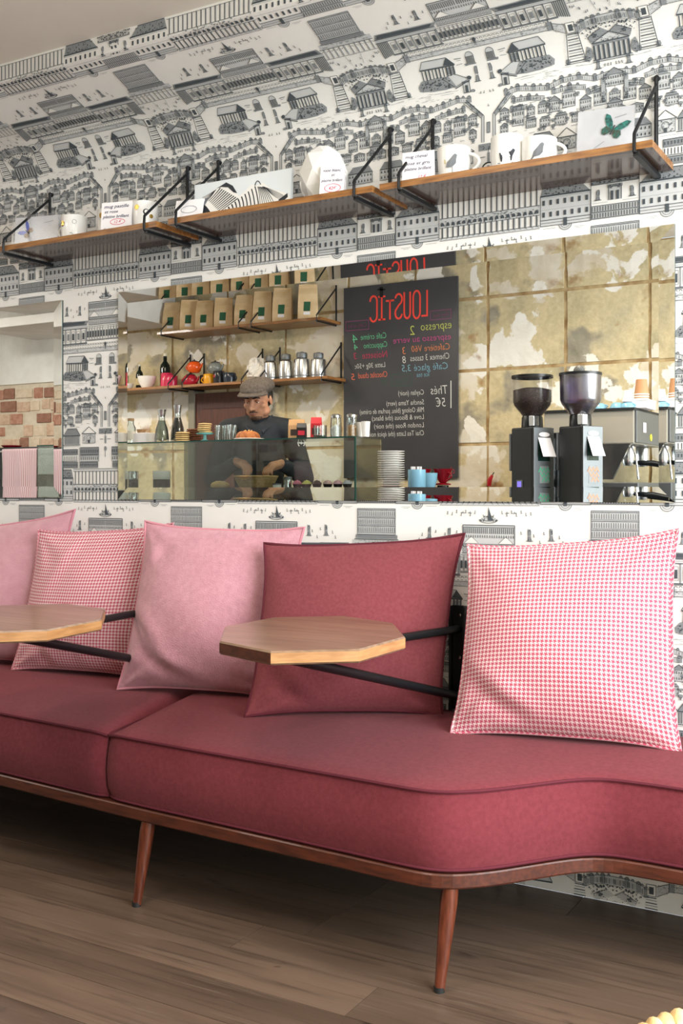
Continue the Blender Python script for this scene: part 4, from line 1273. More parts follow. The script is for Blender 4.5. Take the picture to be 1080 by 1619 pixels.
MB().box(-.57, -.30, CZ - .04, .48, .32, CZ).build('worktop', top_stone, mc, bev=.004)
for k in range(2): MB().box(-.54 + k * .5, .30, .08, -.06 + k * .5, .315, CZ - .08).build('cabinet_door', bar_wood, mc, bev=.003)

# glass display case
GX0, GX1, GY0, GY1, GZ0, GZ1 = -4.95, -2.683, -2.24, -1.95, 1.098, 1.375
case = thing('display_case', 'long glass display case on the bar in front of the barista', 'display case', ((GX0 + GX1) / 2, (GY0 + GY1) / 2, CZ))
cw, cd = (GX1 - GX0) / 2, (GY1 - GY0) / 2
MB().box(-cw, -cd, 0, cw, cd, GZ0 - CZ - .004).build('case_base', M('case_base', '#2a2d2e', rough=.4), case)
MB().box(-cw, -cd, GZ0 - CZ - .004, cw, cd, GZ0 - CZ).build('case_floor', M('case_floor', '#8f9692', rough=.2), case)
MB().box(-cw, cd - .006, GZ0 - CZ, cw, cd, GZ1 - CZ - .008).build('front_pane', case_glass, case)
MB().box(-cw, -cd, GZ1 - CZ - .008, cw, cd, GZ1 - CZ).build('top_pane', case_glass, case)
edge_m = M('glass_edge', '#1f4a44', rough=.15)
MB().box(-cw, cd, GZ1 - CZ - .008, cw, cd + .0015, GZ1 - CZ).build('glass_edge', edge_m, case)
for s_ in (-1, 1): MB().box(s_ * cw - .003, -cd, GZ0 - CZ, s_ * cw + .003, cd - .006, GZ1 - CZ - .008).build('end_pane', case_glass, case)
for x in (-.75, .02): MB().box(x - .003, -cd, GZ0 - CZ, x + .003, cd - .006, GZ1 - CZ - .008).build('divider_pane', case_glass, case)
MB().box(cw - .0045, cd - .007, GZ0 - CZ, cw + .0035, cd + .001, GZ1 - CZ).build('corner_edge', edge_m, case)

# ------------------------------------------------------------------ shelves on the stone wall
def stone_shelf(x0, x1, z, brs, label):
    t = thing('stone_wall_shelf', label, 'shelf', ((x0 + x1) / 2, YB, z))
    cx = (x0 + x1) / 2
    MB().box(x0 - cx, .002, -.018, x1 - cx, .25, 0).build('board', shelf_wood, t, bev=.0015)
    for b in brs:
        u = b - cx
        br = MB().tube([(u, .010, .24), (u, .010, -.02)], .006, 8)
        br.tube([(u, .012, .22), (u, .254, .012), (u, .254, -.024), (u, .012, -.024)], .005, 8)
        br.build('bracket', black_metal, t, True)
    return t
SB, SM = 2.185, 1.812
xa, xb = rv(250, 520, 2.9).x, rv(509, 505, 2.9).x
stone_shelf(xa, xb, SB, (xa + .04, (xa + xb) / 2 + .03, (xa + xb) / 2 + .13, xb - .03), 'high shelf of brown coffee bags on the stone wall')
xc, xd = rv(150, 610, 2.9).x, rv(398, 602, 2.9).x
stone_shelf(xc, xd, SM, (rv(268, 610, 2.9).x, rv(290, 610, 2.9).x, rv(384, 600, 2.9).x), 'lower shelf of teapots, mugs and bottles on the stone wall')
xe, xf_ = rv(402, 600, 2.9).x, rv(519, 596, 2.9).x
stone_shelf(xe, xf_, SM, (xe + .05, xf_ - .04), 'lower shelf of steel canisters right of the barista')

# coffee bags
kraft = M('kraft', '#edd2a8', '#e0c090', 14, .8, bump=.25, bscale=22, rnd=.10)
green_l = M('green_label', '#1f5b3c', rough=.6)
def make_bag():
    t = thing('coffee_bag', '', 'bag')
    w, d, h = .063, .038, .214
    lv = [(0, 1, 1), (.04, 1.02, 1.05), (.45, 1.0, 1.0), (.75, .97, .62), (.92, .96, .2), (1.0, .94, .10)]
    vs, fs = [], []
    for z, kw, kd in lv:
        a, b = w * kw, d * kd
        vs += [(-a, -b, z * h), (-a * .3, -b * 1.06, z * h), (a * .3, -b * 1.06, z * h), (a, -b, z * h), (a * .93, 0, z * h), (a, b, z * h), (a * .3, b * 1.06, z * h), (-a * .3, b * 1.06, z * h), (-a, b, z * h), (-a * .93, 0, z * h)]
    n = 10
    for k in range(len(lv) - 1): fs += [(k * n + i, k * n + (i + 1) % n, k * n + n + (i + 1) % n, k * n + n + i) for i in range(n)]
    fs += [tuple(range(n - 1, -1, -1)), tuple(range(5 * n, 6 * n))]
    MB().add(vs, fs).build('body', kraft, t, bev=.003)
    MB().box(-w * .92, -.006, h * .985, w * .92, .008, h * 1.03).build('rolled_top', kraft, t, bev=.002)
    MB().add([(-.026, d * 1.062, h * .26), (.016, d * 1.062, h * .26), (.020, d * 1.06, h * .52), (-.022, d * 1.06, h * .52)], [(3, 2, 1, 0)]).xf(Matrix.Translation((0, .0015, 0))).build('label', green_l, t)
    MB().add([(-.026, d * 1.062, h * .16), (.016, d * 1.062, h * .16), (.016, d * 1.062, h * .245), (-.026, d * 1.062, h * .245)], [(3, 2, 1, 0)]).xf(Matrix.Translation((0, .0015, 0))).build('sticker', card_paper, t)
    return t
bag0 = make_bag()
bl = ['first brown coffee bag at the left end of the high shelf', 'second brown coffee bag from the left on the high shelf', 'third brown coffee bag from the left on the high shelf', 'fourth brown coffee bag from the left on the high shelf',
      'fifth brown coffee bag from the left on the high shelf', 'sixth brown coffee bag, right of the middle on the high shelf', 'brown coffee bag second from the right end of the high shelf', 'last brown coffee bag at the right end of the high shelf']
for i, (px, rz) in enumerate(((272, .10), (299, -.05), (324, .08), (353, -.08), (386, .12), (415, .03), (446, 0), (486, -.06))):
    p = rv(px, 500, 3.0)
    o = bag0 if i == 0 else copy_tree(bag0)
    o.location = (p.x, -3.02, SB); o.rotation_euler[2] = rz - .42; o['label'] = bl[i]; o['group'] = 'coffee bags on the high shelf'
    o.scale = (1.0, 1, (1.0, 1.02, .94, .97, .98, 1.03, 1.06, 1.08)[i])

# teapots, mugs, bowls, bottles
def coat(name, c): return M(name, c, rough=.22)
def teapot(label, loc, r, mat, face, group=None):
    t = thing('teapot', label, 'teapot', loc, 0, group)
    MB().lathe([(0, 0), (r * .62, 0), (r * .92, r * .35), (r, r * .8), (r * .88, r * 1.25), (r * .6, r * 1.5), (r * .56, r * 1.5), (0, r * 1.45)], n=28).build('body', mat, t, True)
    ld = MB().lathe([(r * .60, r * 1.5), (r * .58, r * 1.58), (r * .3, r * 1.66), (0, r * 1.68)], n=24).build('lid', rubber, t, True)
    MB().ball((0, 0, r * 1.74), r * .12, 10, 6).build('lid_knob', rubber, ld, True)
    MB().tube([(face * r * (.9 + .5 * sin(pi * k / 8)), 0, r * (1.25 - .95 * k / 8)) for k in range(9)], r * .09, 8).build('handle', mat, t, True)
    MB().tube([(-face * r * .8, 0, r * .5), (-face * r * 1.2, 0, r * .8), (-face * r * 1.4, 0, r * 1.25)], [r * .22, r * .16, r * .11], 10).build('spout', mat, t, True)
    return t
ym = -3.02
def sx(px, Yv=3.02): return rv(px, 600, Yv).x
teapot('round red teapot under the orange one', (sx(303), ym, SM), .052, coat('red_glaze', '#b01f38'), -1)
teapot('orange teapot standing on the red teapot', (sx(309), ym, SM + .092), .050, coat('orange_glaze', '#e0591e'), -1)
teapot('grey teapot above the yellow mug', (sx(340), ym - .015, SM + .078), .050, coat('grey_glaze', '#7f8583'), -1)
mug('mug', 'yellow mug under the grey teapot', (sx(333), ym + .01, SM), .036, .074, pi, mat=coat('yellow_glaze', '#e0a01f'))
mug('mug', 'black mug between the red teapot and yellow mug', (sx(318), ym - .055, SM), .036, .076, None, mat=coat('black_glaze', '#1b1b1d'))
mug('mug', 'dark patterned mug right of the yellow mug', (sx(349), ym + .01, SM), .038, .090, None, mat=coat('dark_glaze', '#22242c'), decals=[('red_print', MATS['red_glaze'], [circ(-.008, .055, .010, 8)], pi / 2 + .5)])
mug('mug', 'navy blue mug at the right end of the teapot shelf', (sx(366), ym + .01, SM), .044, .072, radians(10), mat=coat('navy_glaze', '#25303f'))
mug('mug', 'pink cup left of the red teapot', (sx(276), ym + .02, SM), .042, .078, None, mat=coat('pink_glaze', '#c52a55'))
mug('mug', 'tall pink cup behind the white bowl', (sx(263), ym - .02, SM), .040, .105, None, mat=coat('pink_glaze_b', '#d0365c'), taper=1.25)
mug('mug', 'pink cup at the far left of the teapot shelf', (sx(193), ym, SM), .040, .080, None, mat=MATS['pink_glaze'])
def bowl(label, loc, r, h, mat):
    t = thing('bowl', label, 'bowl', loc)
    MB().lathe([(0, 0), (r * .5, 0), (r * .52, h * .08), (r * .82, h * .45), (r, h), (r - .004, h), (r * .78, h * .48), (0, h * .14)], n=32).build('body', mat, t, True)
    MB().lathe([(r * .5, 0), (r * .5, h * .06), (r * .46, h * .06), (r * .46, 0)], n=24).build('foot_ring', mat, t, True)
    return t
bowl('large white bowl between two dark bottles', (sx(237), ym + .02, SM), .068, .086, white_cer)
bowl('small white bowl in front of the small dark bottle', (sx(211), ym + .05, SM), .045, .040, white_cer)
dark_glass = M('dark_glass', '#12201a', rough=.08)
def bottle(label, loc, r, h, cap):
    t = thing('bottle', label, 'bottle', loc)
    MB().lathe([(0, 0), (r, .002), (r, h * .58), (r * .85, h * .68), (r * .36, h * .78), (r * .34, h * .93), (0, h * .93)], n=24).build('glass', dark_glass, t, True)
    MB().lathe([(r * .38, h * .92), (r * .38, h), (0, h)], n=16).build('cork', M('cork_' + cap, '#d8d2c0' if cap == 'a' else '#e8e0c8', rough=.6), t, True)
    lb = MB()
    cyl_decal(lb, [(-r * .9, h * .2), (r * .9, h * .2), (r * .9, h * .44), (-r * .9, h * .44)], r + .001, pi / 2 - .3)
    a = [pi / 2 - .3 + (-.9 + 1.8 * k / 8) for k in range(9)]
    MB().add([((r + .001) * cos(q), (r + .001) * sin(q), z) for z in (h * .18, h * .44) for q in a], [(k, k + 1, k + 10, k + 9) for k in range(8)]).build('label', M('wine_label_' + cap, '#cbb98a' if cap == 'a' else '#7a2f2a', rough=.7), t, True)
    return t
bottle('small dark bottle with a cream label at the left of the shelf', (sx(218), ym - .03, SM), .026, .185, 'a')
bottle('tall dark wine bottle with a red label beside the white bowl', (sx(252), ym - .075, SM), .037, .255, 'b')
tumbler = lambda label, loc, r, h, group=None: (lambda t: (MB().lathe([(0, 0), (r * .82, 0), (r, h), (r - .002, h), (r * .8, .006), (0, .006)], n=20).build('glass', glass, t, True), MB().lathe([(r * .83, 0), (r * .85, .006), (0, .0055)], n=20).build('thick_base', glass, t, True), t)[2])(thing('drinking_glass', label, 'glass', loc, 0, group))
tumbler('clear glass standing beside the small dark bottle', (sx(205), ym + .03, SM), .022, .10)

# steel canisters and white paper
def canister(label, loc, r, h):
    t = thing('canister', label, 'canister', loc, 0, 'steel canisters on the stone wall')
    MB().lathe([(0, 0), (r, 0), (r, h * .68), (r * .96, h * .72), (r * .62, h * .78), (0, h * .78)], n=32).build('body', steel, t, True)
    l_ = MB().lathe([(r * .66, h * .775), (r * .68, h * .80), (r * .68, h * .93), (r * .62, h * .97), (0, h * .975)], n=28).build('lid', brushed, t, True)
    MB().lathe([(r * .22, h * .97), (r * .25, h), (0, h)], n=14).build('lid_knob', steel, l_, True)
    MB().lathe([(r * 1.005, h * .10), (r * 1.02, h * .12), (r * 1.005, h * .14)], n=32).build('seam', brushed, t, True)
for px, r, h, lb in ((430, .046, .170, 'steel canister nearest the barista'), (454, .047, .172, 'second steel canister from the barista'), (479, .052, .176, 'largest steel canister on the stone wall shelf'), (500, .048, .168, 'last steel canister at the shelf end')):
    canister(lb, (sx(px, 3.0) + (.012 if px == 500 else 0), -3.0 - (.02 if px == 500 else 0), SM), r, h)
pr = thing('paper_bundle', 'crumpled white paper bundle above the barista', 'paper', (sx(408), -3.02, SM))
mb = MB()
def crump(i, j):
    a, b = 2 * pi * i, pi * j
    r = .07 * (1 + .22 * sin(5 * a + 2) * sin(3 * b) + .12 * sin(9 * a) * sin(7 * b))
    return (r * sin(b) * cos(a), r * .7 * sin(b) * sin(a), .078 - r * 1.1 * cos(b))
mb.grid(28, 16, crump, True).build('wrap', M('white_paper', '#ecebe8', rough=.8), pr)
MB().box(-.05, .02, .02, .0, .055, .03).xf(Matrix.Rotation(.3, 4, 'X')).build('fold', MATS['white_paper'], pr)

# ------------------------------------------------------------------ chalkboard
bx0, bx1 = rv(545, 600, 3.13).x, rv(725, 600, 3.13).x
bz1 = (rv(725, 438, 3.13).z + rv(545, 455, 3.13).z) / 2
bz0 = rv(727, 755, 3.13).z
board = thing('chalkboard', 'tall dark chalkboard menu with coloured lettering on the stone wall', 'chalkboard', ((bx0 + bx1) / 2, YB, bz0))
bw, bh = bx1 - bx0, bz1 - bz0
slate = M('slate', '#45464b', '#3c3d42', 2.5, .34, detail=3)
MB().box(-bw / 2, .004, 0, bw / 2, .020, bh).build('panel', slate, board)
def chalk(c): return M('chalk_' + c.lstrip('#'), c, rough=.9)
CK = {k: chalk(v) for k, v in dict(red='#ff5244', yellow='#cfd86a', pink='#c94f92', orange='#e08a5a', white='#dcdedc', blue='#7fb4c8', green='#6fd0a0', crimson='#c23a5c', coral='#f07a5c', plum='#8a4a72', dgreen='#3f5c50').items()}
O_, UX, UY = Vector((bw / 2, .0212, bh)), (-1, 0, 0), (0, 0, 1)      # reads from the room side
def bt(s_, fx, fy, fw, sz, c, sh=.12):
    m_ = MB(); text_on(m_, s_, O_ + Vector((-fx * bw, 0, -fy * bh)), UX, UY, sz, fw * bw, sh, 0, -.009); m_.build('lettering', CK[c], board)
def bs(paths, w, c, nm='lettering'):
    m_ = MB()
    for p_ in paths: stroke(m_, [(fx * bw, -fy * bh) for fx, fy in p_], w, O_, UX, UY)
    o_ = m_.build(nm, CK[c], board)
# LOUSTIC in long thin capitals (fractions of the board, from its upper left as read)
X = lambda px: (725 - px) / 180.0
def yy(py, px): return (py - (438 + (725 - px) * .094)) / 315.0
arc = lambda cx, cy, rx, ry, a0, a1, n=10: [(cx + rx * cos(radians(a0 + (a1 - a0) * i / n)), cy + ry * sin(radians(a0 + (a1 - a0) * i / n))) for i in range(n + 1)]
wr_ = .0115
def big(path): bs([[(.256 + (x - .265) * .87, .058 + (y - .075) * .96) for x, y in p_] for p_ in path], wr_, 'red')
big([[(.265, .075), (.265, .205), (.315, .205)]])
big([arc(.368, .105, .034, .035, 180, 360) + [(.402, .18)] + arc(.368, .18, .034, .035, 0, 180) + [(.334, .105)]])
big([[(.432, .075), (.432, .18)] + arc(.462, .18, .030, .03, 180, 0) + [(.492, .075)]])
big([arc(.548, .105, .034, .028, -20, -250) + [(.548, .138)] + arc(.548, .178, .034, .030, -60, 160)])
big([[(.600, .108), (.672, .108)], [(.636, .108), (.636, .205)]])
big([[(.690, .082), (.750, .082)], [(.720, .082), (.720, .205)], [(.690, .205), (.750, .205)]])
big([arc(.805, .105, .036, .030, -10, -180) + [(.769, .18)] + arc(.805, .18, .036, .032, 180, 20)])
# moka pot sign above the letter
mk = MB(); stroke(mk, [(.655 * bw, -.022 * bh), (.655 * bw, -.060 * bh)], .024, O_ + Vector((0, .0006, 0)), UX, UY)
stroke(mk, [(.625 * bw, -.030 * bh), (.685 * bw, -.026 * bh)], .010, O_ + Vector((0, .0006, 0)), UX, UY); mk.build('moka_emblem', M('emblem_black', '#0c0d0e', rough=.6), board)['kind'] = 'stuff'
def boxed(x0, y0, x1, y1, c): bs([[(x0, y0), (x1, y0), (x1, y1), (x0, y1), (x0, y0)]], .0045, c, 'drawn_frame')
boxed(.055, .163, .228, .208, 'plum'); bt('Filtré doux', .075, .196, .13, .036, 'plum')
boxed(.770, .178, .980, .226, 'plum'); bt('Cafés au lait', .790, .212, .17, .036, 'plum')
bt('espresso', .045, .257, .265, .074, 'yellow'); bt('2', .355, .275, .045, .085, 'yellow')
bt('espresso au verre', .050, .312, .50, .058, 'pink')
bt('Cafetière V60', .060, .362, .33, .058, 'orange'); bt('3', .435, .370, .035, .065, 'orange')
bt('Chemex 3 tasses', .065, .408, .335, .055, 'white'); bt('8', .435, .416, .035, .065, 'white')
bt('Café glacé 3,5', .075, .458, .40, .060, 'blue'); bt('Ice tea', .235, .490, .11, .042, 'blue')
bt('Café crème', .607, .280, .235, .054, 'green'); bt('4', .868, .292, .05, .080, 'green')
bt('Cappuccino', .600, .325, .215, .052, 'green'); bt('4', .865, .330, .04, .055, 'green')
bt('Noisette', .597, .378, .23, .060, 'crimson'); bt('3', .872, .378, .035, .060, 'crimson')
bt('Latte 30g +50c', .617, .428, .28, .046, 'white')
bt('Chocolat chaud', .600, .480, .265, .054, 'coral'); bt('5', .890, .486, .04, .060, 'coral')
boxed(.387, .470, .563, .530, 'dgreen'); bt('Thés', .41, .518, .12, .05, 'dgreen'); bt('5€', .60, .518, .065, .045, 'dgreen')
bt('Thés', .080, .582, .145, .078, 'white'); bt('5€', .095, .645, .090, .078, 'white'); bs([[(.055, .520), (.055, .652)]], .006, 'white', 'drawn_rule')
for s_, y_, w_ in (('Ceylan (noir)', .580, .225), ('Sencha Yama (vert)', .630, .33), ('Milk Oolong (bleu, parfum de crème)', .668, .57), ('Love & Bisous (thé blanc)', .704, .46), ('London Rose (thé noir)', .745, .44), ('Chai Tea Latte (thé épicé noir)', .786, .50)):
    bt(s_, .28, y_, w_, .046, 'white')
bt('cb', .02, .980, .05, .06, 'crimson')

# ------------------------------------------------------------------ grinders
def grinder(label, px, full, Yv=2.06):
    p = rv(px, 780, Yv)
    t = thing('coffee_grinder', label, 'grinder', (p.x, -Yv, CZ), radians(25))
    w, d, h = .070, .072, .345
    MB().box(-d, -w, .02, d, w, h).build('body', black_plastic, t, bev=.008, seg=3)
    MB().box(-d - .01, -w - .01, 0, d + .05, w + .01, .025).build('base', black_plastic, t, bev=.004)
    fp = MB().box(d, -w + .004, .03, d + .006, w - .004, h - .002).build('front_plate', brushed, t, bev=.002)
    FO, FX, FZ = Vector((d + .0075, -w, 0)), (0, 1, 0), (0, 0, 1)
    MB().add([(d + .008, .0 + .036 * cos(q), h - .035 + .011 * sin(q)) for q in [2 * pi * k / 20 for k in range(20)]], [tuple(range(20))]).build('badge', card_paper, fp)
    MB().box(d + .0062, -.036, .185, d + .0075, .040, .285).build('display', M('dark_window', '#16302a', rough=.2), fp)
    MB().add([(d + .008, -.040, .295), (d + .008, .042, .295), (d + .040, .040, .205), (d + .040, -.046, .205)], [(0, 1, 2, 3)]).build('paper_tag', card_paper, fp)
    sc_ = M('script_green', '#4fae86', rough=.5) if full else M('script_orange', '#c98a6a', rough=.5)
    MB().box(d + .0062, -.030, .080, d + .007, .030, .160).build('emblem_panel', M('emblem_grey', '#8a8e90', rough=.5), fp)
    m_ = MB()
    for k, zz in enumerate((.140, .116, .094)): stroke(m_, [(.020 + .012 * i, .0 + (.012 if i % 2 else -.006)) for i in range(7 - k)], .006, (d + .0078, -.055, zz), FX, FZ)
    m_.build('emblem_script', sc_, fp)
    # hopper
    MB().lathe([(.052, 0), (.050, .050), (.044, .058)], (0, 0, h), 28).build('collar', black_plastic, t, True)
    MB().box(.020, .01, h + .005, .055, .045, h + .055).build('shutter', steel, t, bev=.003)
    hz = h + .055
    hp = MB().lathe([(.050, 0), (.066, .025), (.086, .050), (.094, .070), (.096, .185), (.093, .185), (.091, .070), (.063, .027), (.047, .003)], (0, 0, hz), 36).build('hopper', M('hopper_%d' % full, '#ffffff') if False else (plastic if full else clear('frosted_hopper', '#c9c6d8', .22, .25)), t, True)
    MB().lathe([(.099, .183), (.099, .195), (0, .197)], (0, 0, hz), 36).build('hopper_lid', black_plastic, t, True)
    if full:
        MB().lathe([(.044, .002), (.064, .028), (.084, .052), (.090, .072), (.090, .125), (.05, .135), (0, .132)], (0, 0, hz), 30).build('coffee_beans', M('beans', '#3a2a26', '#241915', 160, .5, bump=.6, bscale=200), t, 'all')
    else:
        MB().lathe([(.044, .002), (.064, .028), (.080, .048), (0, .052)], (0, 0, hz), 30).build('coffee_beans', M('beans_b', '#5a5668', '#3a3748', 160, .5), t, 'all')
        MB().ball((.01, .02, hz + .20), .030, 14, 8, (1, .8, 1)).build('lid_knob', M('knob_grey', '#5b5d5c', rough=.5), t, True)
    if full:
        MB().box(-.03, w, .055, .010, w + .006, .095).build('timer_bezel', brushed, t, bev=.001)
        MB().box(-.022, w + .006, .062, .002, w + .0075, .088).build('timer_screen', M('screen_violet', '#7a6cf0', emit=1.0), t)
    MB().box(-d - .028, w - .035, .14, -d - .012, w - .012, .32).build('side_lever', brushed, t, bev=.004)
    MB().tube([(d + .006, -.05, .045), (d + .04, -.03, .055), (d + .055, .01, .048), (d + .045, .045, .02), (d + .02, .05, .005)], .004, 8).build('power_cord', rubber, t, True)
    return t
grinder('black coffee grinder with a hopper of dark beans', 843, 1)
grinder('black coffee grinder with a nearly empty frosted hopper', 919, 0)
# narrow steel tool rack between the grinders
rk = thing('tamper_rack', 'small dark rack standing between the two grinders', 'rack', (rv(880, 780, 2.32).x, -2.30, CZ))
MB().box(-.035, -.05, 0, .035, .05, .33).build('body', black_plastic, rk, bev=.004)
MB().lathe([(.016, .10), (.016, .30), (.012, .31), (0, .31)], (.0, .068, 0), 16).build('steel_tube', steel, rk, True)

# ------------------------------------------------------------------ espresso machine
mx1 = rv(1003, 650, 2.40).x
em = thing('espresso_machine', 'stainless espresso machine beside the grinders', 'espresso machine', (mx1, -2.70, CZ))
grey_side = M('machine_side', '#a59f92', rough=.45)
MB().box(-.46, -.29, .275, 0, .29, .440).build('upper_body', grey_side, em, bev=.006)
MB().box(-.47, -.30, .440, .004, .30, .452).build('cup_rail_base', rubber, em)
MB().box(.0, -.285, .280, .012, .285, .438).build('front_panel', brushed, em, bev=.003)
MB().add([(.0135, .17, .335), (.0135, .11, .335), (.0135, .11, .385), (.0135, .17, .385)], [(0, 1, 2, 3)]).build('price_sticker', M('sticker_pink', '#e9d8de', rough=.6), em)
MB().lathe([(.018, 0), (.018, .004), (0, .005)], n=20).xf(Matrix.Rotation(pi / 2, 4, 'Y')).xf(Matrix.Translation((.012, .02, .315))).build('round_sticker', M('sticker_yellow', '#d9d23a', rough=.5), em)
MB().box(-.44, -.27, .06, -.20, .27, .275).build('back_splash', steel, em, bev=.004)
MB().add([(-.20, .285, .275), (-.02, .285, .275), (-.11, .285, .10), (-.20, .285, .10), (-.20, .262, .275), (-.02, .262, .275), (-.11, .262, .10), (-.20, .262, .10)], [(0, 1, 2, 3), (7, 6, 5, 4), (0, 3, 7, 4), (1, 5, 6, 2), (0, 4, 5, 1), (3, 2, 6, 7)]).build('steel_cheek', steel, em)
MB().box(-.46, -.29, .0, .02, .29, .085).build('drip_tray', brushed, em, bev=.004)
MB().box(-.46, .285, .0, -.16, .297, .10).build('tray_side', black_plastic, em)
for gy in (.17, -.10):
    g_ = MB().lathe([(.034, 0), (.036, .06), (.030, .075), (0, .076)], (-.06, gy, .200), 20).build('group_head', steel, em, True)
    MB().lathe([(0, 0), (.026, .002), (.032, .02), (.032, .035), (0, .035)], (-.06, gy, .168), 20).build('portafilter', steel, g_, True)
    MB().tube([(-.03, gy, .185), (.06, gy, .180), (.14, gy, .165)], [.010, .016, .014], 10).build('portafilter_handle', black_plastic, g_, True)
MB().tube([(-.03, .245, .27), (.0, .262, .22), (.015, .268, .10)], .005, 8).build('steam_wand', steel, em, True)
MT = CZ + .452
blue_g = M('blue_glaze', '#86bdd8', rough=.25)
def small_cup(label, loc, r, h, mat, group):
    t = thing('cup', label, 'cup', loc, 0, group)
    MB().lathe([(r, 0), (r, .003), (r * .96, h * .35), (r * .72, h * .85), (r * .5, h), (0, h)], n=24).build('body', mat, t, True)
    MB().tube([(r * .75 + .014 * sin(pi * k / 6), 0, h * (.25 + .5 * k / 6)) for k in range(7)], .0035, 6).build('handle', mat, t, True)
my = -2.46
for k, px in enumerate((949, 977)): small_cup(('pale blue cup upside down behind the frosted hopper', 'pale blue cup upside down beside the white cup')[k], (rv(px, 640, 2.46).x, my, MT), .036, .030, blue_g, 'cups on the espresso machine')
small_cup('pale blue cup upside down under the white paper cup', (rv(993, 640, 2.46).x, my, MT), .036, .030, blue_g, 'cups on the espresso machine')
def paper_cup(label, loc, r, h, mat, n=1):
    t = thing('paper_cup', label, 'cup', loc, 0, 'paper cups on the espresso machine')
    MB().lathe([(r, 0), (r * .98, .004), (r * .74, h), (r * .70, h), (r * .70, h - .003), (0, h - .003)], n=24).build('body', mat, t, True)
    MB().lathe([(r * .99, 0), (r * 1.05, .003), (r * .99, .006)], n=24).build('rim', card_paper, t, True)
    return t
paper_cup('white paper cup on top of a pale blue cup', (rv(993, 640, 2.46).x, my, MT + .031), .026, .058, card_paper)
wb_ = thing('cup_box', 'white box of lids on the espresso machine', 'box', (rv(1010, 640, 2.52).x, -2.56, MT))
MB().box(-.05, -.09, 0, .055, .09, .038).build('body', card_paper, wb_, bev=.003)
MB().box(-.053, -.093, .036, .058, .093, .046).build('lid', white_cer, wb_, bev=.003)
kc = M('kraft_cup', '#b98a62', rough=.7)
for k in range(3): paper_cup(('lowest brown paper cup in the stack on the white box', 'middle brown paper cup in the stack on the white box', 'top brown paper cup in the stack on the white box')[k], (rv(1017, 640, 2.58).x, -2.56, MT + .047 + k * .012), .036, .078, kc)

# ------------------------------------------------------------------ saucers, pots and drippers right of the case
wb2 = thing('serving_board', 'pale wooden board under the stack of white saucers', 'board', (-2.545, -2.06, CZ))
MB().box(-.13, -.10, .038, .13, .10, .060).build('plank', M('board_wood', '#9c7f70', '#866a5c', 12, .6, stretch=(1, 8, 8)), wb2, bev=.003)
for s_ in (-1, 1): MB().box(s_ * .10 - .012, -.09, 0, s_ * .10 + .012, .09, .038).build('foot', MATS['board_wood'], wb2)
sp_x, r_s = rv(620, 740, 2.05).x, .070
s0 = thing('saucer', 'plain white saucer in the tall stack beside the display case', 'saucer', (sp_x, -2.05, CZ + .0605), 0, 'stack of white saucers')
MB().lathe([(0, .001), (r_s * .55, 0), (r_s * .60, .003), (r_s, .0095), (r_s, .0115), (r_s * .6, .006), (0, .005)], n=32).build('plate', white_cer, s0, True)
MB().lathe([(r_s * .55, 0), (r_s * .55, -.0), (r_s * .5, .001)], n=24).build('foot_ring', white_cer, s0, True)
ORD_S = 'second third fourth fifth sixth seventh eighth ninth tenth eleventh twelfth thirteenth fourteenth fifteenth'.split()
s0['label'] = 'lowest white saucer of the tall stack beside the display case'
for k in range(1, 16): dup(s0, (sp_x + random.uniform(-.001, .001), -2.05 + random.uniform(-.001, .001), CZ + .0605 + .0117 * k), 0, 'topmost white saucer of the tall stack beside the display case' if k == 15 else '%s white saucer from below in the tall stack beside the display case' % ORD_S[k - 1])
bp_ = thing('sugar_pot', 'pale blue pot of sugar sachets beside the saucers', 'pot', (rv(658, 760, 1.97).x, -1.99, CZ))
MB().lathe([(0, .045), (.040, .045), (.0445, .05), (.0445, .150), (.041, .150), (.041, .06), (0, .06)], n=28).build('body', blue_g, bp_, True)
MB().lathe([(.050, 0), (.050, .045), (0, .045)], n=28).build('stand', top_stone, bp_, True)
for k, (x, y, a) in enumerate(((-.015, 0, .3), (.012, .008, -.3), (0, -.012, .8), (.018, -.01, 1.2), (-.02, .012, 0))): MB().box(-.006, -.004, .08, .006, .004, .165).xf(Matrix.Translation((x, y, 0)) @ Matrix.Rotation(a, 4, 'Z')).build('sachet', card_paper, bp_)
bc = thing('blue_cup', 'pale blue cup half hidden between saucers and sugar pot', 'cup', (-2.36, -2.15, CZ))
MB().lathe([(0, .055), (.03, .055), (.042, .10), (.045, .135), (.042, .135), (.028, .06), (0, .06)], n=24).build('body', blue_g, bc, True)
MB().box(-.05, -.05, 0, .05, .05, .055).build('stand', top_stone, bc)
dr_m = M('dripper_red', '#9c1426', rough=.2)
def dripper(label, px):
    t = thing('coffee_dripper', label, 'dripper', (rv(px, 765, 2.25).x, -2.25, CZ), 0, 'red coffee drippers')
    MB().lathe([(.012, .085), (.020, .088), (.052, .158), (.049, .158), (.017, .092)], n=28).build('cone', dr_m, t, True)
    MB().lathe([(.040, .074), (.042, .080), (.014, .086), (.012, .074)], n=28).build('flange', dr_m, t, True)
    MB().lathe([(.030, 0), (.030, .072), (0, .072)], n=24).build('jar', M('server_' + str(px), '#2a2622', rough=.15), t, True)
    MB().tube([(.03 + .028 * sin(pi * k / 6), .02, .145 - .05 * k / 6) for k in range(7)], .004, 6).build('handle', dr_m, t, True)
dripper('red cone coffee dripper half hidden behind the sugar pot', 669)
dripper('red cone coffee dripper at the right, before the chalkboard corner', 702)
rc = thing('hanging_tool', 'small red tool hanging low on the stone wall', 'tool', (rv(773, 755, 3.12).x, YB, rv(773, 768, 3.12).z))
MB().tube([(0, .015, 0), (.006, .02, .035), (.022, .02, .062)], [.012, .014, .008], 10).build('grip', M('tool_red', '#b8202c', rough=.4), rc, True)
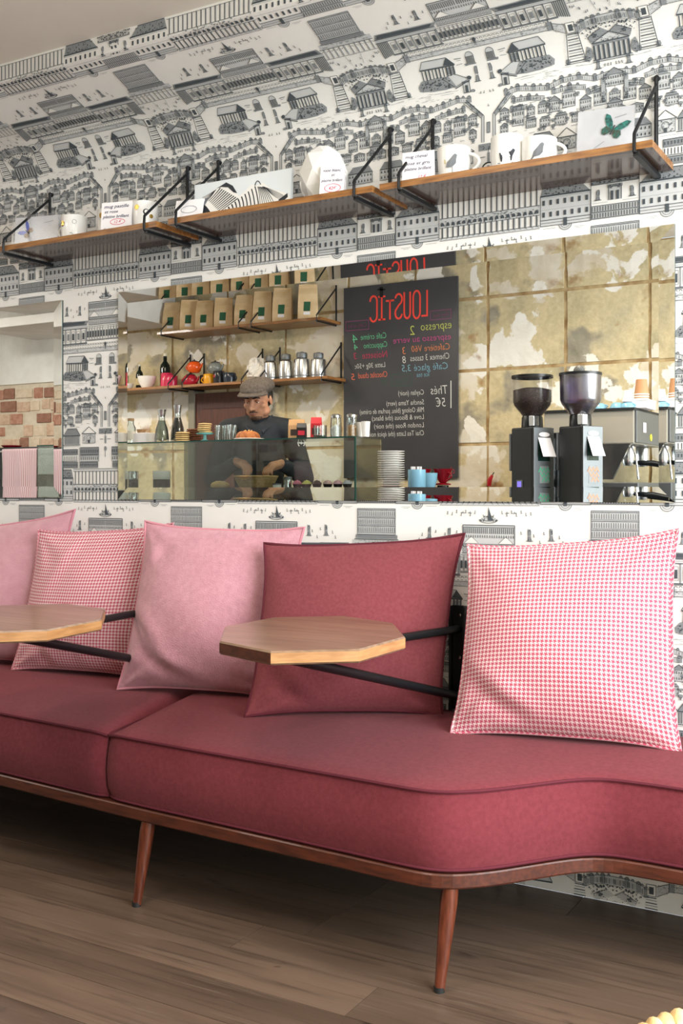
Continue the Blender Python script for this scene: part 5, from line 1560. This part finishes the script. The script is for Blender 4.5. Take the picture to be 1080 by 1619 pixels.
MB().tube([(.022, .02, .062), (.03, .012, .08)], .003, 6).build('hook', black_metal, rc, True)

# ------------------------------------------------------------------ on top of the display case
ZT = GZ1
def cx_(px, Yv=2.08): return rv(px, 690, Yv).x
def sugar_jar(label, px, fill, Yv=2.06):
    t = thing('sugar_jar', label, 'jar', (cx_(px, Yv), -Yv, ZT))
    r, h = .030, .125
    MB().lathe([(0, 0), (r, 0), (r * 1.02, h * .5), (r * .92, h * .85), (r * .90, h * .85), (r * .98, h * .5), (r * .95, .004), (0, .004)], n=24).build('glass', glass, t, True)
    MB().lathe([(r * .95, h * .84), (r * .97, h * .94), (r * .5, h), (0, h)], n=24).build('lid', steel, t, True)
    MB().lathe([(0, .006), (r * .93, .006), (r * .95, h * .40), (r * .5, h * .52), (0, h * .50)], n=20).build('sugar', fill, t, True)
sugar_jar('glass shaker of white sugar on the display case', 533, M('sugar_white', '#efeeea', rough=.9))
sugar_jar('glass shaker of brown sugar on the display case', 558, M('sugar_brown', '#b98a56', rough=.9))
for k, (px, Yv) in enumerate(((571, 2.10), (580, 2.05))):
    t = thing('cup_stack', ('white tall cup behind the brown sugar shaker', 'white tall cup at the right end of the display case')[k], 'cup', (cx_(px, Yv), -Yv, ZT))
    MB().lathe([(0, 0), (.019, 0), (.024, .078), (.022, .078), (.017, .004), (0, .004)], n=20).build('body', white_cer, t, True)
    MB().lathe([(.024, .076), (.0255, .079), (.0225, .080)], n=20).build('rim', white_cer, t, True)
def carafe(label, px, Yv, h, dark=False):
    t = thing('carafe', label, 'carafe', (cx_(px, Yv), -Yv, ZT))
    pr_ = [(0, 0), (.042, .002), (.044, .02), (.036, h * .4), (.019, h * .68), (.018, h * .80), (.026, h), (.024, h), (.016, h * .80), (.017, h * .68), (.034, h * .4), (.041, .02), (0, .006)]
    MB().lathe(pr_, n=24).build('glass', glass, t, True)
    MB().lathe([(0, .007), (.040, .02), (.034, h * .38), (.018, h * .66), (0, h * .66)], n=20).build('liquid', M('liquid_' + str(px), '#2a2320' if dark else '#8b9290', rough=.1) if dark else clear('water', '#c9d4d2', .1), t, True)
    MB().lathe([(.019, h * .79), (.027, h * .99), (.024, h * .99)], n=20).build('lip', steel, t, True)
carafe('clear glass carafe with a flared neck left on the display case', 258, 2.06, .195)
carafe('dark filled carafe beside the clear one on the display case', 283, 2.14, .225, True)
def flask(label, px, Yv, h, r):
    t = thing('glass_bottle', label, 'bottle', (cx_(px, Yv), -Yv, ZT))
    MB().lathe([(0, 0), (r, 0), (r, h * .62), (r * .62, h * .78), (r * .60, h * .92), (r * .57, h * .92), (r * .6, h * .78), (r * .96, h * .6), (r * .95, .005), (0, .005)], n=22).build('glass', glass, t, True)
    MB().lathe([(r * .66, h * .9), (r * .66, h), (0, h)], n=18).build('stopper', M('stopper', '#9a7b5a', rough=.7), t, True)
    MB().lathe([(r * 1.01, h * .15), (r * 1.01, h * .5)], n=22).build('label', M('flask_label', '#c9c4b6', rough=.8), t, True)
flask('corked clear bottle at the left end of the display case', 209, 2.06, .150, .030)
flask('slim clear bottle behind the corked one at the mirror edge', 196, 2.14, .160, .020)
bxw = thing('cake_box', 'white box with a small brown pot on the display case', 'box', (cx_(230, 2.10), -2.10, ZT))
MB().box(-.058, -.05, 0, .058, .05, .062).build('body', card_paper, bxw, bev=.002)
MB().lathe([(0, .062), (.022, .062), (.030, .085), (.026, .085), (0, .07)], (-.02, 0, 0), 18).build('pot', MATS['stopper'], bxw, True)
ck_p = M('cookie_pale', '#d2b987', '#bf9f66', 60, .8, bump=.3, bscale=90); ck_b = M('cookie_brown', '#7a4a30', '#5f3722', 60, .8, bump=.3, bscale=90)
ORD = ['lowest', 'second', 'third', 'fourth', 'fifth', 'sixth', 'seventh', 'eighth', 'ninth', 'tenth', 'eleventh', 'twelfth', 'thirteenth', 'fourteenth', 'fifteenth', 'topmost']
def ordl(k, n): return 'topmost' if k == n - 1 else ORD[k]
def cookies(px, Yv, z, n, r, mat, label, group, hh=.011):
    x = cx_(px, Yv); me = None
    for k in range(n):
        if me is None:
            o_ = MB().lathe([(0, 0), (r * .85, 0), (r, hh * .3), (r * .92, hh * .8), (r * .4, hh), (0, hh * 1.02)], n=18).build('cookie', mat, None, True); me = o_.data
        else: o_ = bpy.data.objects.new('cookie', me); COL.objects.link(o_)
        o_.location = (x + random.uniform(-.004, .004), -Yv + random.uniform(-.004, .004), z + k * hh * 1.03)
        tag(o_, (ordl(k, n) + ' ' + label) if k in (0, n - 1) else (ordl(k, n) + ' ' + label + ', from below'), 'cookie', group)
cookies(291, 2.03, ZT, 5, .042, ck_p, 'pale round cookie in the low stack on the display case', 'low stack of pale cookies')
cookies(309, 2.12, ZT, 7, .046, ck_b, 'brown cookie in the stack between the pale ones', 'stack of brown cookies')
st = thing('cake_stand', 'turquoise cake stand holding a pile of pale cookies', 'cake stand', (cx_(326, 2.06), -2.06, ZT))
tq = M('turquoise', '#7fc3c4', rough=.3)
MB().lathe([(0, .040), (.046, .040), (.050, .048), (.046, .048), (0, .045)], n=30).build('plate', tq, st, True)
MB().lathe([(.030, 0), (.028, .004), (.010, .012), (.009, .036), (.016, .041), (0, .041)], n=22).build('pedestal', tq, st, True)
cookies(326, 2.06, ZT + .0485, 5, .040, ck_p, 'pale cookie piled on the turquoise cake stand', 'cookies on the cake stand')
for k, px in enumerate((347, 357, 365, 372)): tumbler(('clear glass next to the turquoise cake stand', 'second clear glass from the cake stand', 'third clear glass from the cake stand', 'clear glass nearest the cake plate')[k], (cx_(px, 2.14 if k % 2 else 2.08), -(2.14 if k % 2 else 2.08), ZT), .020, .092, 'glasses in a row')
cp = thing('cake_plate', 'white plate with a golden cake in front of the barista', 'plate', (cx_(396, 2.05), -2.05, ZT))
MB().lathe([(0, 0), (.06, 0), (.088, .006), (.086, .008), (.058, .004), (0, .004)], n=36).build('plate', white_cer, cp, True)
ck = thing('cake', 'golden baked cake on the white plate', 'cake', (cx_(394, 2.05), -2.05, ZT + .0045))
cm = M('cake_crust', '#b5713a', '#84451f', 40, .7, bump=.5, bscale=60)
MB().grid(24, 10, lambda i, j: ((.066 + .004 * sin(9 * 2 * pi * i)) * cos(2 * pi * i) * (cos(j * pi / 2) ** .5), (.066 + .004 * sin(9 * 2 * pi * i)) * sin(2 * pi * i) * (cos(j * pi / 2) ** .5), .046 * sin(j * pi / 2) + (.003 * sin(17 * i * 6.28) * (1 - j)))).build('crust', cm, ck, True)
for k in range(12):
    a, r = random.uniform(0, 6.28), random.uniform(.005, .05)
    MB().ball((r * cos(a), r * sin(a), .046 * sqrt(max(0, 1 - (r / .066) ** 2)) + .001), .006, 8, 5).build('topping', M('nut', '#d8a860', rough=.6) if k == 0 else MATS['nut'], ck, True)
def packet(label, px, Yv, w, h, mat, lab):
    t = thing('coffee_packet', label, 'packet', (cx_(px, Yv), -Yv, ZT), -.45)
    MB().add([(-w, -.022, 0), (w, -.022, 0), (w, .022, 0), (-w, .022, 0), (-w, -.018, h * .7), (w, -.018, h * .7), (w, .018, h * .7), (-w, .018, h * .7), (-w * .95, -.003, h), (w * .95, -.003, h), (w * .95, .003, h), (-w * .95, .003, h)],
             [(3, 2, 1, 0), (0, 1, 5, 4), (1, 2, 6, 5), (2, 3, 7, 6), (3, 0, 4, 7), (4, 5, 9, 8), (5, 6, 10, 9), (6, 7, 11, 10), (7, 4, 8, 11), (8, 9, 10, 11)]).build('body', mat, t, bev=.002)
    MB().add([(-w * .7, .0235, h * .2), (w * .7, .0235, h * .2), (w * .7, .0205, h * .5), (-w * .7, .0205, h * .5)], [(3, 2, 1, 0)]).build('label', lab, t)
packet('black coffee packet with a red label beside the barista', 479, 2.03, .026, .082, M('pack_black', '#1a1617', rough=.4), M('pack_red', '#c0243a', rough=.5))
packet('brown kraft packet behind the black coffee packet', 471, 2.14, .045, .112, M('pack_kraft', '#c39a6d', rough=.8), M('pack_dark', '#2b1d18', rough=.6))
packet('bright red coffee packet on the display case', 502, 2.12, .030, .118, M('pack_bright', '#c8202e', rough=.4), MATS['pack_dark'])
jr = thing('glass_jar', 'open glass jar in front of the red packet', 'jar', (cx_(508, 2.02), -2.02, ZT))
MB().lathe([(0, 0), (.034, 0), (.036, .01), (.036, .065), (.034, .065), (.034, .01), (0, .004)], n=24).build('glass', glass, jr, True)
MB().lathe([(0, .005), (.033, .006), (.033, .012), (0, .014)], n=20).build('contents', M('dark_green', '#24463a', rough=.6), jr, True)

# ------------------------------------------------------------------ inside the display case
def inx(px, Yv=2.06): return rv(px, 760, Yv).x
def pail(label, px, r):
    t = thing('coffee_tub', label, 'jar', (inx(px), -2.07, GZ0))
    MB().lathe([(0, 0), (r, 0), (r, .062), (0, .062)], n=26).build('ground_coffee', M('grounds_%d' % px, '#241a16', '#3a2a22', 90, .9, bump=.5, bscale=120), t, True)
    MB().lathe([(r * 1.01, .062), (r * 1.03, .066), (r * 1.03, .108), (r * .97, .112), (0, .112)], n=26).build('lid', white_cer if px != 211 else steel, t, True)
pail('tub of ground coffee with a white lid inside the display case', 256, .050)
pail('tub of ground coffee with a steel lid inside the display case', 211, .030)
pail('white lidded tub at the mirror edge inside the display case', 193, .034)
br_ = thing('bread_loaf', 'pale bread loaf lying left of the basket', 'bread', (inx(350), -2.06, GZ0))
MB().ball((0, 0, .026), .026, 18, 12, (2.5, 1.1, 1.0)).build('crust', M('bread_crust', '#d2b27a', '#c09a5c', 30, .8, bump=.2, bscale=40), br_, True)
for k in range(3): MB().tube([(-.03 + k * .028, -.008, .049), (-.02 + k * .028, .012, .048)], .003, 6).build('score', MATS['sugar_white'], br_, True)
bk_ = thing('bread_basket', 'shallow tan basket under the hands of the barista', 'basket', (inx(405), -2.07, GZ0))
tan = M('basket_tan', '#b79a6c', '#a1834f', 60, .7, bump=.4, bscale=90)
MB().lathe([(0, .002), (.085, 0), (.122, .070), (.124, .074), (.118, .074), (.080, .006), (0, .006)], n=40).build('wall', tan, bk_, True)
MB().lathe([(.122, .070), (.127, .074), (.122, .079), (.117, .074)], n=40).build('rim', tan, bk_, True)
for k in range(4): MB().lathe([(.0872 + .0088 * k, .004 + .0165 * k), (.0905 + .0088 * k, .0075 + .0165 * k), (.0892 + .0088 * k, .0095 + .0165 * k)], n=40).build('woven_band', tan, bk_, True)
for k, (px, c) in enumerate(((440, white_cer), (452, steel))):
    t = thing('small_tin', ('small white tin right of the bread basket', 'small steel tin right of the bread basket')[k], 'tin', (inx(px, 2.03), -2.03 - .03 * k, GZ0))
    h = (.035, .070)[k]
    MB().lathe([(0, 0), (.024, 0), (.024, h), (0, h)], n=22).build('body', c, t, True)
    MB().lathe([(.0255, h * .8), (.0255, h * 1.02), (0, h * 1.04)], n=22).build('lid', brushed, t, True)
tr = thing('pastry_tray', 'dark tray of cupcakes at the right end of the display case', 'tray', (inx(512), -2.08, GZ0))
MB().box(-.19, -.08, 0, .19, .08, .006).build('plate', MATS['case_base'], tr, bev=.002)
for s_ in (-1, 1): MB().box(-.19, s_ * .08 - .003, .0, .19, s_ * .08 + .003, .012).build('lip', MATS['case_base'], tr)
ic = [M('icing_' + c.lstrip('#'), c, rough=.6) for c in ('#c86a86', '#c9c86a', '#3b2a26', '#dcb6b6', '#dba9b4', '#c9c6d0')]
nmz = ['pink iced cupcake at the left of the tray', 'yellow-green iced cupcake on the tray', 'chocolate cupcake on the tray', 'cream iced cupcake on the tray', 'pale pink iced cupcake on the tray', 'lilac iced cupcake at the right of the tray']
for k, px in enumerate((472, 487, 503, 520, 536, 551)):
    t = thing('cupcake', nmz[k], 'cupcake', (inx(px, 2.05), -2.05, GZ0 + .0065), 0, 'cupcakes on the tray')
    MB().lathe([(0, 0), (.018, 0), (.026, .026), (0, .026)], n=18).build('case', M('cupcake_case', '#2c2220', rough=.8) if k == 0 else MATS['cupcake_case'], t)
    MB().lathe([(.027, .025), (.024, .034), (.018, .036), (.016, .042), (.006, .044), (0, .048)], n=18).build('icing', ic[k], t, True)

# ------------------------------------------------------------------ towels before the brick (left mirror)
oven = thing('oven', 'dark oven with a rail of tea towels below the brick', 'oven', (rv(30, 740, 2.62).x, -2.85, 0))
MB().box(-.55, -.28, 0, .42, .20, 1.385).build('body', black_plastic, oven, bev=.006)
MB().box(-.56, -.29, 1.385, .43, .21, 1.405).build('top', rubber, oven, bev=.003)
MB().tube([(-.50, .235, 1.375), (.38, .235, 1.375)], .008, 10).build('rail', steel, oven, True)
for x in (-.48, .36): MB().tube([(x, .20, 1.375), (x, .235, 1.375)], .006, 8).build('rail_post', steel, oven, True)
MB().box(.02, .200, .98, .36, .206, 1.20).build('oven_window', M('oven_glass', '#060809', rough=.05), oven)
def stripe_mat(name, c1, c2, period, duty):
    m = bpy.data.materials.new(name); m.use_nodes = True
    nt = m.node_tree; b = nt.nodes['Principled BSDF']; b.inputs['Roughness'].default_value = .95
    s_ = nd(nt, 'ShaderNodeSeparateXYZ'); nt.links.new(nd(nt, 'ShaderNodeTexCoord').outputs['UV'], s_.inputs[0])
    d = nd(nt, 'ShaderNodeMath', operation='DIVIDE'); d.inputs[1].default_value = period; nt.links.new(s_.outputs[0], d.inputs[0])
    f = nd(nt, 'ShaderNodeMath', operation='FRACT'); nt.links.new(d.outputs[0], f.inputs[0])
    l = nd(nt, 'ShaderNodeMath', operation='LESS_THAN'); l.inputs[1].default_value = duty; nt.links.new(f.outputs[0], l.inputs[0])
    mx = nd(nt, 'ShaderNodeMix', data_type='RGBA'); nt.links.new(l.outputs[0], mx.inputs[0]); mx.inputs[6].default_value = lin(c1); mx.inputs[7].default_value = lin(c2)
    nt.links.new(mx.outputs[2], b.inputs['Base Color']); return m
def towel(label, pxa, pxb, zlo, mat, ph):
    xa_, xb_ = rv(pxa, 740, 2.6).x, rv(pxb, 740, 2.6).x
    t = thing('tea_towel', label, 'towel', ((xa_ + xb_) / 2, -2.615, zlo))
    w = (xb_ - xa_) / 2; top = 1.384 - zlo
    m_ = MB(); m_.uv = []
    N = 30
    rows = [0, .05, .15, .3, .5, .7, .85, .93, .97, 1.0]
    pts = []
    for f in rows: pts.append((f * top, .012 + .006 * (1 - f)))
    pts += [(top + .006, .004), (top + .006, -.006), (top, -.013), (top * .6, -.016)]
    for z, y in pts:
        for i in range(N + 1):
            u = -w + 2 * w * i / N
            k = .006 * sin(u * 40 + ph) + .004 * sin(u * 17 + ph * 2)
            yy_ = y + k * (1 if y > 0 else .4) * min(1, abs(top - z) * 8)
            m_.v.append((u + .004 * sin(z * 9 + ph), yy_, z)); m_.uv.append((u, z))
    for j in range(len(pts) - 1):
        for i in range(N):
            a = j * (N + 1) + i; m_.f.append((a, a + 1, a + N + 2, a + N + 1))
    o_ = m_.build('cloth', mat, t, 'all')
    o_.modifiers.new('thick', 'SOLIDIFY').thickness = .0025
    MB().tube([(-w + 2 * w * i / 20, .018 + .006 * sin((-w + 2 * w * i / 20) * 40 + ph), .004) for i in range(21)], .0022, 6).build('hem', mat if False else M('hem_' + str(pxa), '#9b8f92', rough=.95), t, True)
towel('red and grey striped tea towel on the oven rail', 5, 60, 1.06, stripe_mat('towel_red', '#b9abae', '#94606c', .0165, .38), 0.4)
towel('plain grey tea towel beside the striped one', 62, 93, 1.205, stripe_mat('towel_grey', '#9d9fa0', '#8c8f91', .006, .4), 1.7)
pl = thing('red_dish', 'shallow red dish on top of the oven', 'dish', (rv(17, 706, 2.78).x, -2.80, 1.405))
MB().lathe([(0, 0), (.05, 0), (.075, .020), (.072, .020), (.048, .004), (0, .004)], n=28).build('bowl', dr_m, pl, True)
MB().lathe([(.073, .018), (.077, .021), (.073, .023)], n=28).build('rim', dr_m, pl, True)

# ------------------------------------------------------------------ added ceiling lamps, out of view, brightening bar, seat and brick corner
def spotlight(label, x, y, power, col=(1.0, .80, .56)):  # added unseen fixture that brightens the bar, bags and stone wall
    t = thing('added_spotlight', label, 'added spotlight', (x, y, ZC))
    MB().lathe([(.035, 0), (.035, -.012), (0, -.012)], n=20).build('canopy', black_metal, t, True)
    MB().tube([(0, 0, -.01), (0, 0, -.06)], .006, 8).build('stem', black_metal, t, True)
    MB().lathe([(.018, -.055), (.030, -.075), (.036, -.125), (.033, -.125), (.026, -.078), (0, -.07)], n=24).build('shade', black_metal, t, True)
    MB().ball((0, 0, -.112), .022, 16, 10).build('bulb', M('bulb', '#ffd9a0', emit=12.0) if 'bulb' not in MATS else MATS['bulb'], t, True)
    l = bpy.data.lights.new('added_spot_lamp', 'SPOT'); l.energy = power; l.color = col; l.spot_size = radians(150); l.spot_blend = .8; l.shadow_soft_size = .04
    o_ = bpy.data.objects.new('added_spot_lamp', l); COL.objects.link(o_); o_.parent = t; o_.location = (0, 0, -.14); o_.rotation_euler = (radians(-10), 0, 0)
for k, (x, p_) in enumerate(((-5.0, 27), (-4.1, 29), (-3.0, 27), (-1.7, 30))):
    spotlight(('added unseen ceiling spotlight over the far end of the bar', 'added unseen ceiling spotlight over the barista', 'added unseen ceiling spotlight beside the chalkboard', 'added unseen ceiling spotlight over the grinders')[k], x, -2.10, p_)
def added_panel(label, x, y, power):  # added unseen fixture: top light for the seat, fill for the brick corner
    t = thing('added_ceiling_light', label, 'added ceiling light', (x, y, ZC))
    MB().lathe([(.24, 0), (.24, -.03), (.23, -.035), (.23, 0)], n=40).build('ring', white_cer, t, True)
    MB().lathe([(.229, -.028), (0, -.032)], n=40).build('diffuser', M('diffuser', '#fff4e2', emit=3.0) if 'diffuser' not in MATS else MATS['diffuser'], t, True)
    l = bpy.data.lights.new('added_ceiling_lamp', 'AREA'); l.shape = 'DISK'; l.size = .46; l.energy = power; l.color = (1.0, .95, .88)
    o_ = bpy.data.objects.new('added_ceiling_lamp', l); COL.objects.link(o_); o_.parent = t; o_.location = (0, 0, -.04)
for k, (x, p_) in enumerate(((.35, 12), (-1.45, 9), (-3.2, 8), (-5.9, 42))):
    added_panel(('added unseen ceiling light near the shop window', 'added unseen ceiling light in the middle of the aisle', 'added unseen ceiling light at the far end of the aisle', 'added unseen ceiling light before the old brick')[k], x, -1.45, p_)
# ------------------------------------------------------------------ the barista
def capsule(mb_, pts, rs, n=14):
    """limb of several joints with rounded ends"""
    P = [Vector(p) for p in pts]
    Q, R_ = [], []
    for k in range(len(P) - 1):
        for i in range(4): Q.append(P[k].lerp(P[k + 1], i / 4)); R_.append(rs[k] + (rs[k + 1] - rs[k]) * i / 4)
    Q.append(P[-1]); R_.append(rs[-1])
    mb_.tube(Q, R_, n)
    for k in range(len(P)): mb_.ball(P[k], rs[k], n, 8)
def remeshed(mb_, name, mat, parent, vox, smooth=6, fac=.5):
    o_ = mb_.build('tmp', mat)
    r_ = o_.modifiers.new('r', 'REMESH'); r_.mode = 'VOXEL'; r_.voxel_size = vox; r_.use_smooth_shade = True
    s_ = o_.modifiers.new('s', 'SMOOTH'); s_.iterations = smooth; s_.factor = fac
    bpy.context.view_layer.update()
    me = bpy.data.meshes.new_from_object(o_.evaluated_get(bpy.context.evaluated_depsgraph_get()))
    me.name = name
    bpy.data.objects.remove(o_)
    me.shade_smooth()
    if not me.materials: me.materials.append(mat)
    q = bpy.data.objects.new(name, me); COL.objects.link(q); q.parent = parent
    return q

man = thing('person', 'person in grey flat cap and dark shirt bending over the bread basket behind the bar', 'person', (-3.60, -2.415, 0), radians(-30))
skin = M('skin', '#b98a70', '#ad7d63', 40, .55, spec=.3)
shirt_m = M('shirt_navy', '#20262f', '#1a2028', 40, .85, bump=.3, bscale=25)
trouser_m = M('trousers_dark', '#2b2d33', rough=.9)
HC = Vector((.0, .105, 1.622))
HR = Matrix.Rotation(radians(20), 4, 'Z') @ Matrix.Rotation(radians(-17), 4, 'X')
def hd(x, y, z): return HC + (HR @ Vector((x, y, z)))
body = MB()
# head: skull, face, jaw, nose, ears, brow, lips
def hball(c, r, s=(1, 1, 1), m_=body):
    k = len(m_.v)
    m_.ball((0, 0, 0), r, 20, 14, s)
    for i in range(k, len(m_.v)): m_.v[i] = tuple(hd(*(Vector(m_.v[i]) + Vector(c))))
hball((0, -.018, .032), .092, (.82, 1.04, .98))
hball((0, .020, -.030), .074, (.88, .92, 1.08))
hball((0, .042, -.080), .040, (1.05, .85, .75))
for s_ in (-1, 1):
    hball((s_ * .046, .010, -.062), .030, (.9, 1.3, 1.0)); hball((s_ * .040, .052, -.020), .026, (1.1, .8, .9))
    hball((s_ * .026, .074, .026), .016, (1.7, .7, .6)); hball((s_ * .079, -.010, -.006), .020, (.35, .8, 1.5)); hball((s_ * .012, .094, -.032), .0085)
capsule(body, [hd(0, .082, .018), hd(0, .098, -.008), hd(0, .108, -.030)], [.009, .010, .0125], 12)
hball((0, .084, -.059), .012, (1.9, .7, .5)); hball((0, .082, -.070), .011, (1.6, .7, .55))
capsule(body, [hd(0, -.015, -.055), (0, .045, 1.52), (0, .02, 1.47)], [.054, .056, .070])
# trunk, arms, legs
capsule(body, [(0, 0, .95), (0, .0, 1.08), (0, .01, 1.27), (0, .02, 1.42)], [.135, .125, .140, .115], 18)
for s_ in (-1, 1):
    capsule(body, [(s_ * .05, .02, 1.455), (s_ * .160, .02, 1.450)], [.062, .048])
    capsule(body, [(s_ * .085, 0, .92), (s_ * .10, .02, .50), (s_ * .105, -.02, .10)], [.088, .058, .040])
    capsule(body, [(s_ * .105, -.04, .045), (s_ * .115, .14, .035)], [.038, .030])
ELB = {1: (.275, .085, 1.165), -1: (-.265, .07, 1.165)}
WRI = {1: (.150, .300, 1.245), -1: (-.105, .300, 1.255)}
for s_ in (-1, 1):
    E_, W_ = Vector(ELB[s_]), Vector(WRI[s_])
    capsule(body, [(s_ * .180, .02, 1.450), E_], [.048, .040])
    capsule(body, [E_, W_], [.042, .027])
    d = Vector((-s_ * .55, .75, -.18)).normalized()
    side = d.cross(Vector((0, 0, 1))).normalized()
    up = side.cross(d)
    palm = W_ + d * .045
    capsule(body, [W_ + d * .01, palm + d * .035], [.026, .028], 12)
    for i in range(4):          # palm edge and four fingers of unequal length, curled over the bread
        o_ = side * (-.027 + .018 * i)
        K = palm + o_ + d * .04
        L_ = (.036, .042, .039, .030)[i]
        p1 = K + d * L_ * .9 - up * .006; p2 = p1 + d * L_ * .45 - up * L_ * .55; p3 = p2 - up * L_ * .5 - d * L_ * .05
        capsule(body, [palm + o_ * .8, K], [.011, .0105], 8); capsule(body, [K, p1, p2, p3], [.0100, .0092, .0086, .0076], 8)
    th = palm - side * (-s_) * .030 * (1)
    tb = W_ + d * .028 + side * (s_ * -.024)
    capsule(body, [tb, tb + d * .030 + side * (s_ * -.018) - up * .010, tb + d * .052 + side * (s_ * -.016) - up * .024], [.013, .011, .0088], 8)
remeshed(body, 'body', skin, man, .0052, 4, .5)
# shirt
sh = MB()
capsule(sh, [(0, 0, .90), (0, .0, 1.06), (0, .012, 1.28), (0, .022, 1.42)], [.152, .142, .158, .132], 22)
for s_ in (-1, 1):
    capsule(sh, [(s_ * .05, .022, 1.462), (s_ * .175, .02, 1.455)], [.080, .068])
    E_, W_ = Vector(ELB[s_]), Vector(WRI[s_])
    capsule(sh, [(s_ * .184, .02, 1.450), E_], [.068, .056]); capsule(sh, [E_, E_.lerp(W_, .92)], [.055, .038])
shirt = remeshed(sh, 'shirt', shirt_m, man, .010, 5, .5)
# collar, placket, cuffs, sleeve badge
for s_ in (-1, 1):
    MB().add([(s_ * .012, .125, 1.475), (s_ * .064, .085, 1.525), (s_ * .080, .025, 1.545), (s_ * .092, .050, 1.512), (s_ * .070, .128, 1.462), (s_ * .036, .158, 1.428)], [(0, 1, 2, 3, 4, 5) if s_ > 0 else (5, 4, 3, 2, 1, 0)]).build('collar', M('collar_navy', '#2a313b', rough=.85), shirt).modifiers.new('t', 'SOLIDIFY').thickness = .006
    E_, W_ = Vector(ELB[s_]), Vector(WRI[s_])
    MB().tube([E_.lerp(W_, .86), E_.lerp(W_, 1.02)], [.040, .036], 18).build('cuff', MATS['collar_navy'], shirt, True)
MB().tube([(0, .152, 1.43), (0, .168, 1.32), (0, .166, 1.18), (0, .156, 1.06)], .006, 8).build('placket', MATS['collar_navy'], shirt, True)
bd = Vector((.184, .02, 1.450)).lerp(Vector(ELB[1]), .30); n_ = Vector((.62, .76, .12)).normalized()
bx_, by_ = n_.cross(Vector((0, 0, 1))).normalized(), Vector((0, 0, 1))
bm_ = MB(); c_ = bd + n_ * .068
for p_ in (ell(0, 0, .024, .024, 20), [(-.016, 0), (.016, 0)], [(0, -.006), (0, .012)]): stroke(bm_, p_, .005, c_, bx_, by_)
bm_.build('sleeve_badge', card_paper, shirt)['kind'] = 'stuff'
# trousers and shoes
tr_ = MB()
capsule(tr_, [(-.05, 0, .93), (.05, 0, .93)], [.135, .135])
for s_ in (-1, 1): capsule(tr_, [(s_ * .085, 0, .90), (s_ * .10, .02, .50), (s_ * .105, -.02, .12)], [.105, .078, .060])
remeshed(tr_, 'trousers', trouser_m, man, .012, 4, .5)
for s_ in (-1, 1):
    sh_ = MB(); capsule(sh_, [(s_ * .105, -.05, .052), (s_ * .112, .06, .050), (s_ * .118, .155, .042)], [.050, .050, .040])
    remeshed(sh_, 'shoe', M('shoe_leather', '#1f1c1a', rough=.5), man, .010, 3, .5)
# face details
eye_w, iris = M('eye_white', '#e4ddd6', rough=.25), M('iris', '#2a1d17', rough=.2)
hair_m = M('hair_dark', '#1e1815', rough=.7)
for s_ in (-1, 1):
    e_ = MB(); hball((s_ * .031, .0725, .006), .0105, (1.25, .7, .72), e_); eo = e_.build('eye', eye_w, man, True)
    i_ = MB(); hball((s_ * .031, .0785, .0045), .0048, (1, .6, 1), i_); i_.build('iris', iris, eo, True)
    l_ = MB(); hball((s_ * .031, .0745, .0095), .0118, (1.25, .72, .55), l_); l_.build('eyelid', M('eyelid_skin', '#a3755d', rough=.6), eo, True)
    MB().tube([hd(s_ * .012, .091, .028), hd(s_ * .030, .089, .033), hd(s_ * .052, .074, .028)], [.0035, .0045, .0025], 8).build('eyebrow', hair_m, man, True)
    sb = MB(); hball((s_ * .072, -.010, .030), .022, (.32, .9, 1.4), sb); sb.build('sideburn', hair_m, man, True)
hr = MB(); hball((0, -.034, .022), .092, (.85, 1.0, .95), hr); hr.build('hair', hair_m, man, True)
st_ = M('stubble', '#5e4638', '#4c382d', 120, .8)
bdm = MB(); hball((0, .050, -.088), .034, (1.15, .86, .62), bdm); bdm.build('beard', st_, man, True)
MB().tube([hd(-.026, .080, -.056), hd(-.010, .0935, -.048), hd(.010, .0935, -.048), hd(.026, .080, -.056)], [.003, .0055, .0055, .003], 8).build('moustache', st_, man, True)
MB().tube([hd(-.020, .088, -.064), hd(0, .0945, -.0635), hd(.020, .088, -.064)], [.003, .0048, .003], 8).build('lips', M('lips', '#8f5a50', rough=.5), man, True)
# flat cap
cap_m = M('cap_wool', '#5c544e', '#4a433e', 70, .95, bump=.4, bscale=160)
cp_ = MB()
hball((0, -.018, .078), .108, (.94, 1.12, .50), cp_)
hball((0, .020, .066), .095, (.92, 1.0, .42), cp_)
cap = remeshed(cp_, 'flat_cap', cap_m, man, .006, 3, .5)
pk = MB()
def peak(i, j):
    a = pi * (.12 + .76 * i)
    r = .086 + .048 * j * sin(a)
    return hd(r * cos(a) * (.98 - .06 * j), .012 + r * sin(a), .062 - .016 * j - .006 * j * cos(a) ** 2)
pk.grid(16, 5, peak)
pk.build('cap_peak', cap_m, cap, 'all').modifiers.new('t', 'SOLIDIFY').thickness = .007
hbtn = MB(); hball((0, -.015, .133), .007, (1, 1, .6), hbtn); hbtn.build('cap_button', cap_m, cap, True)
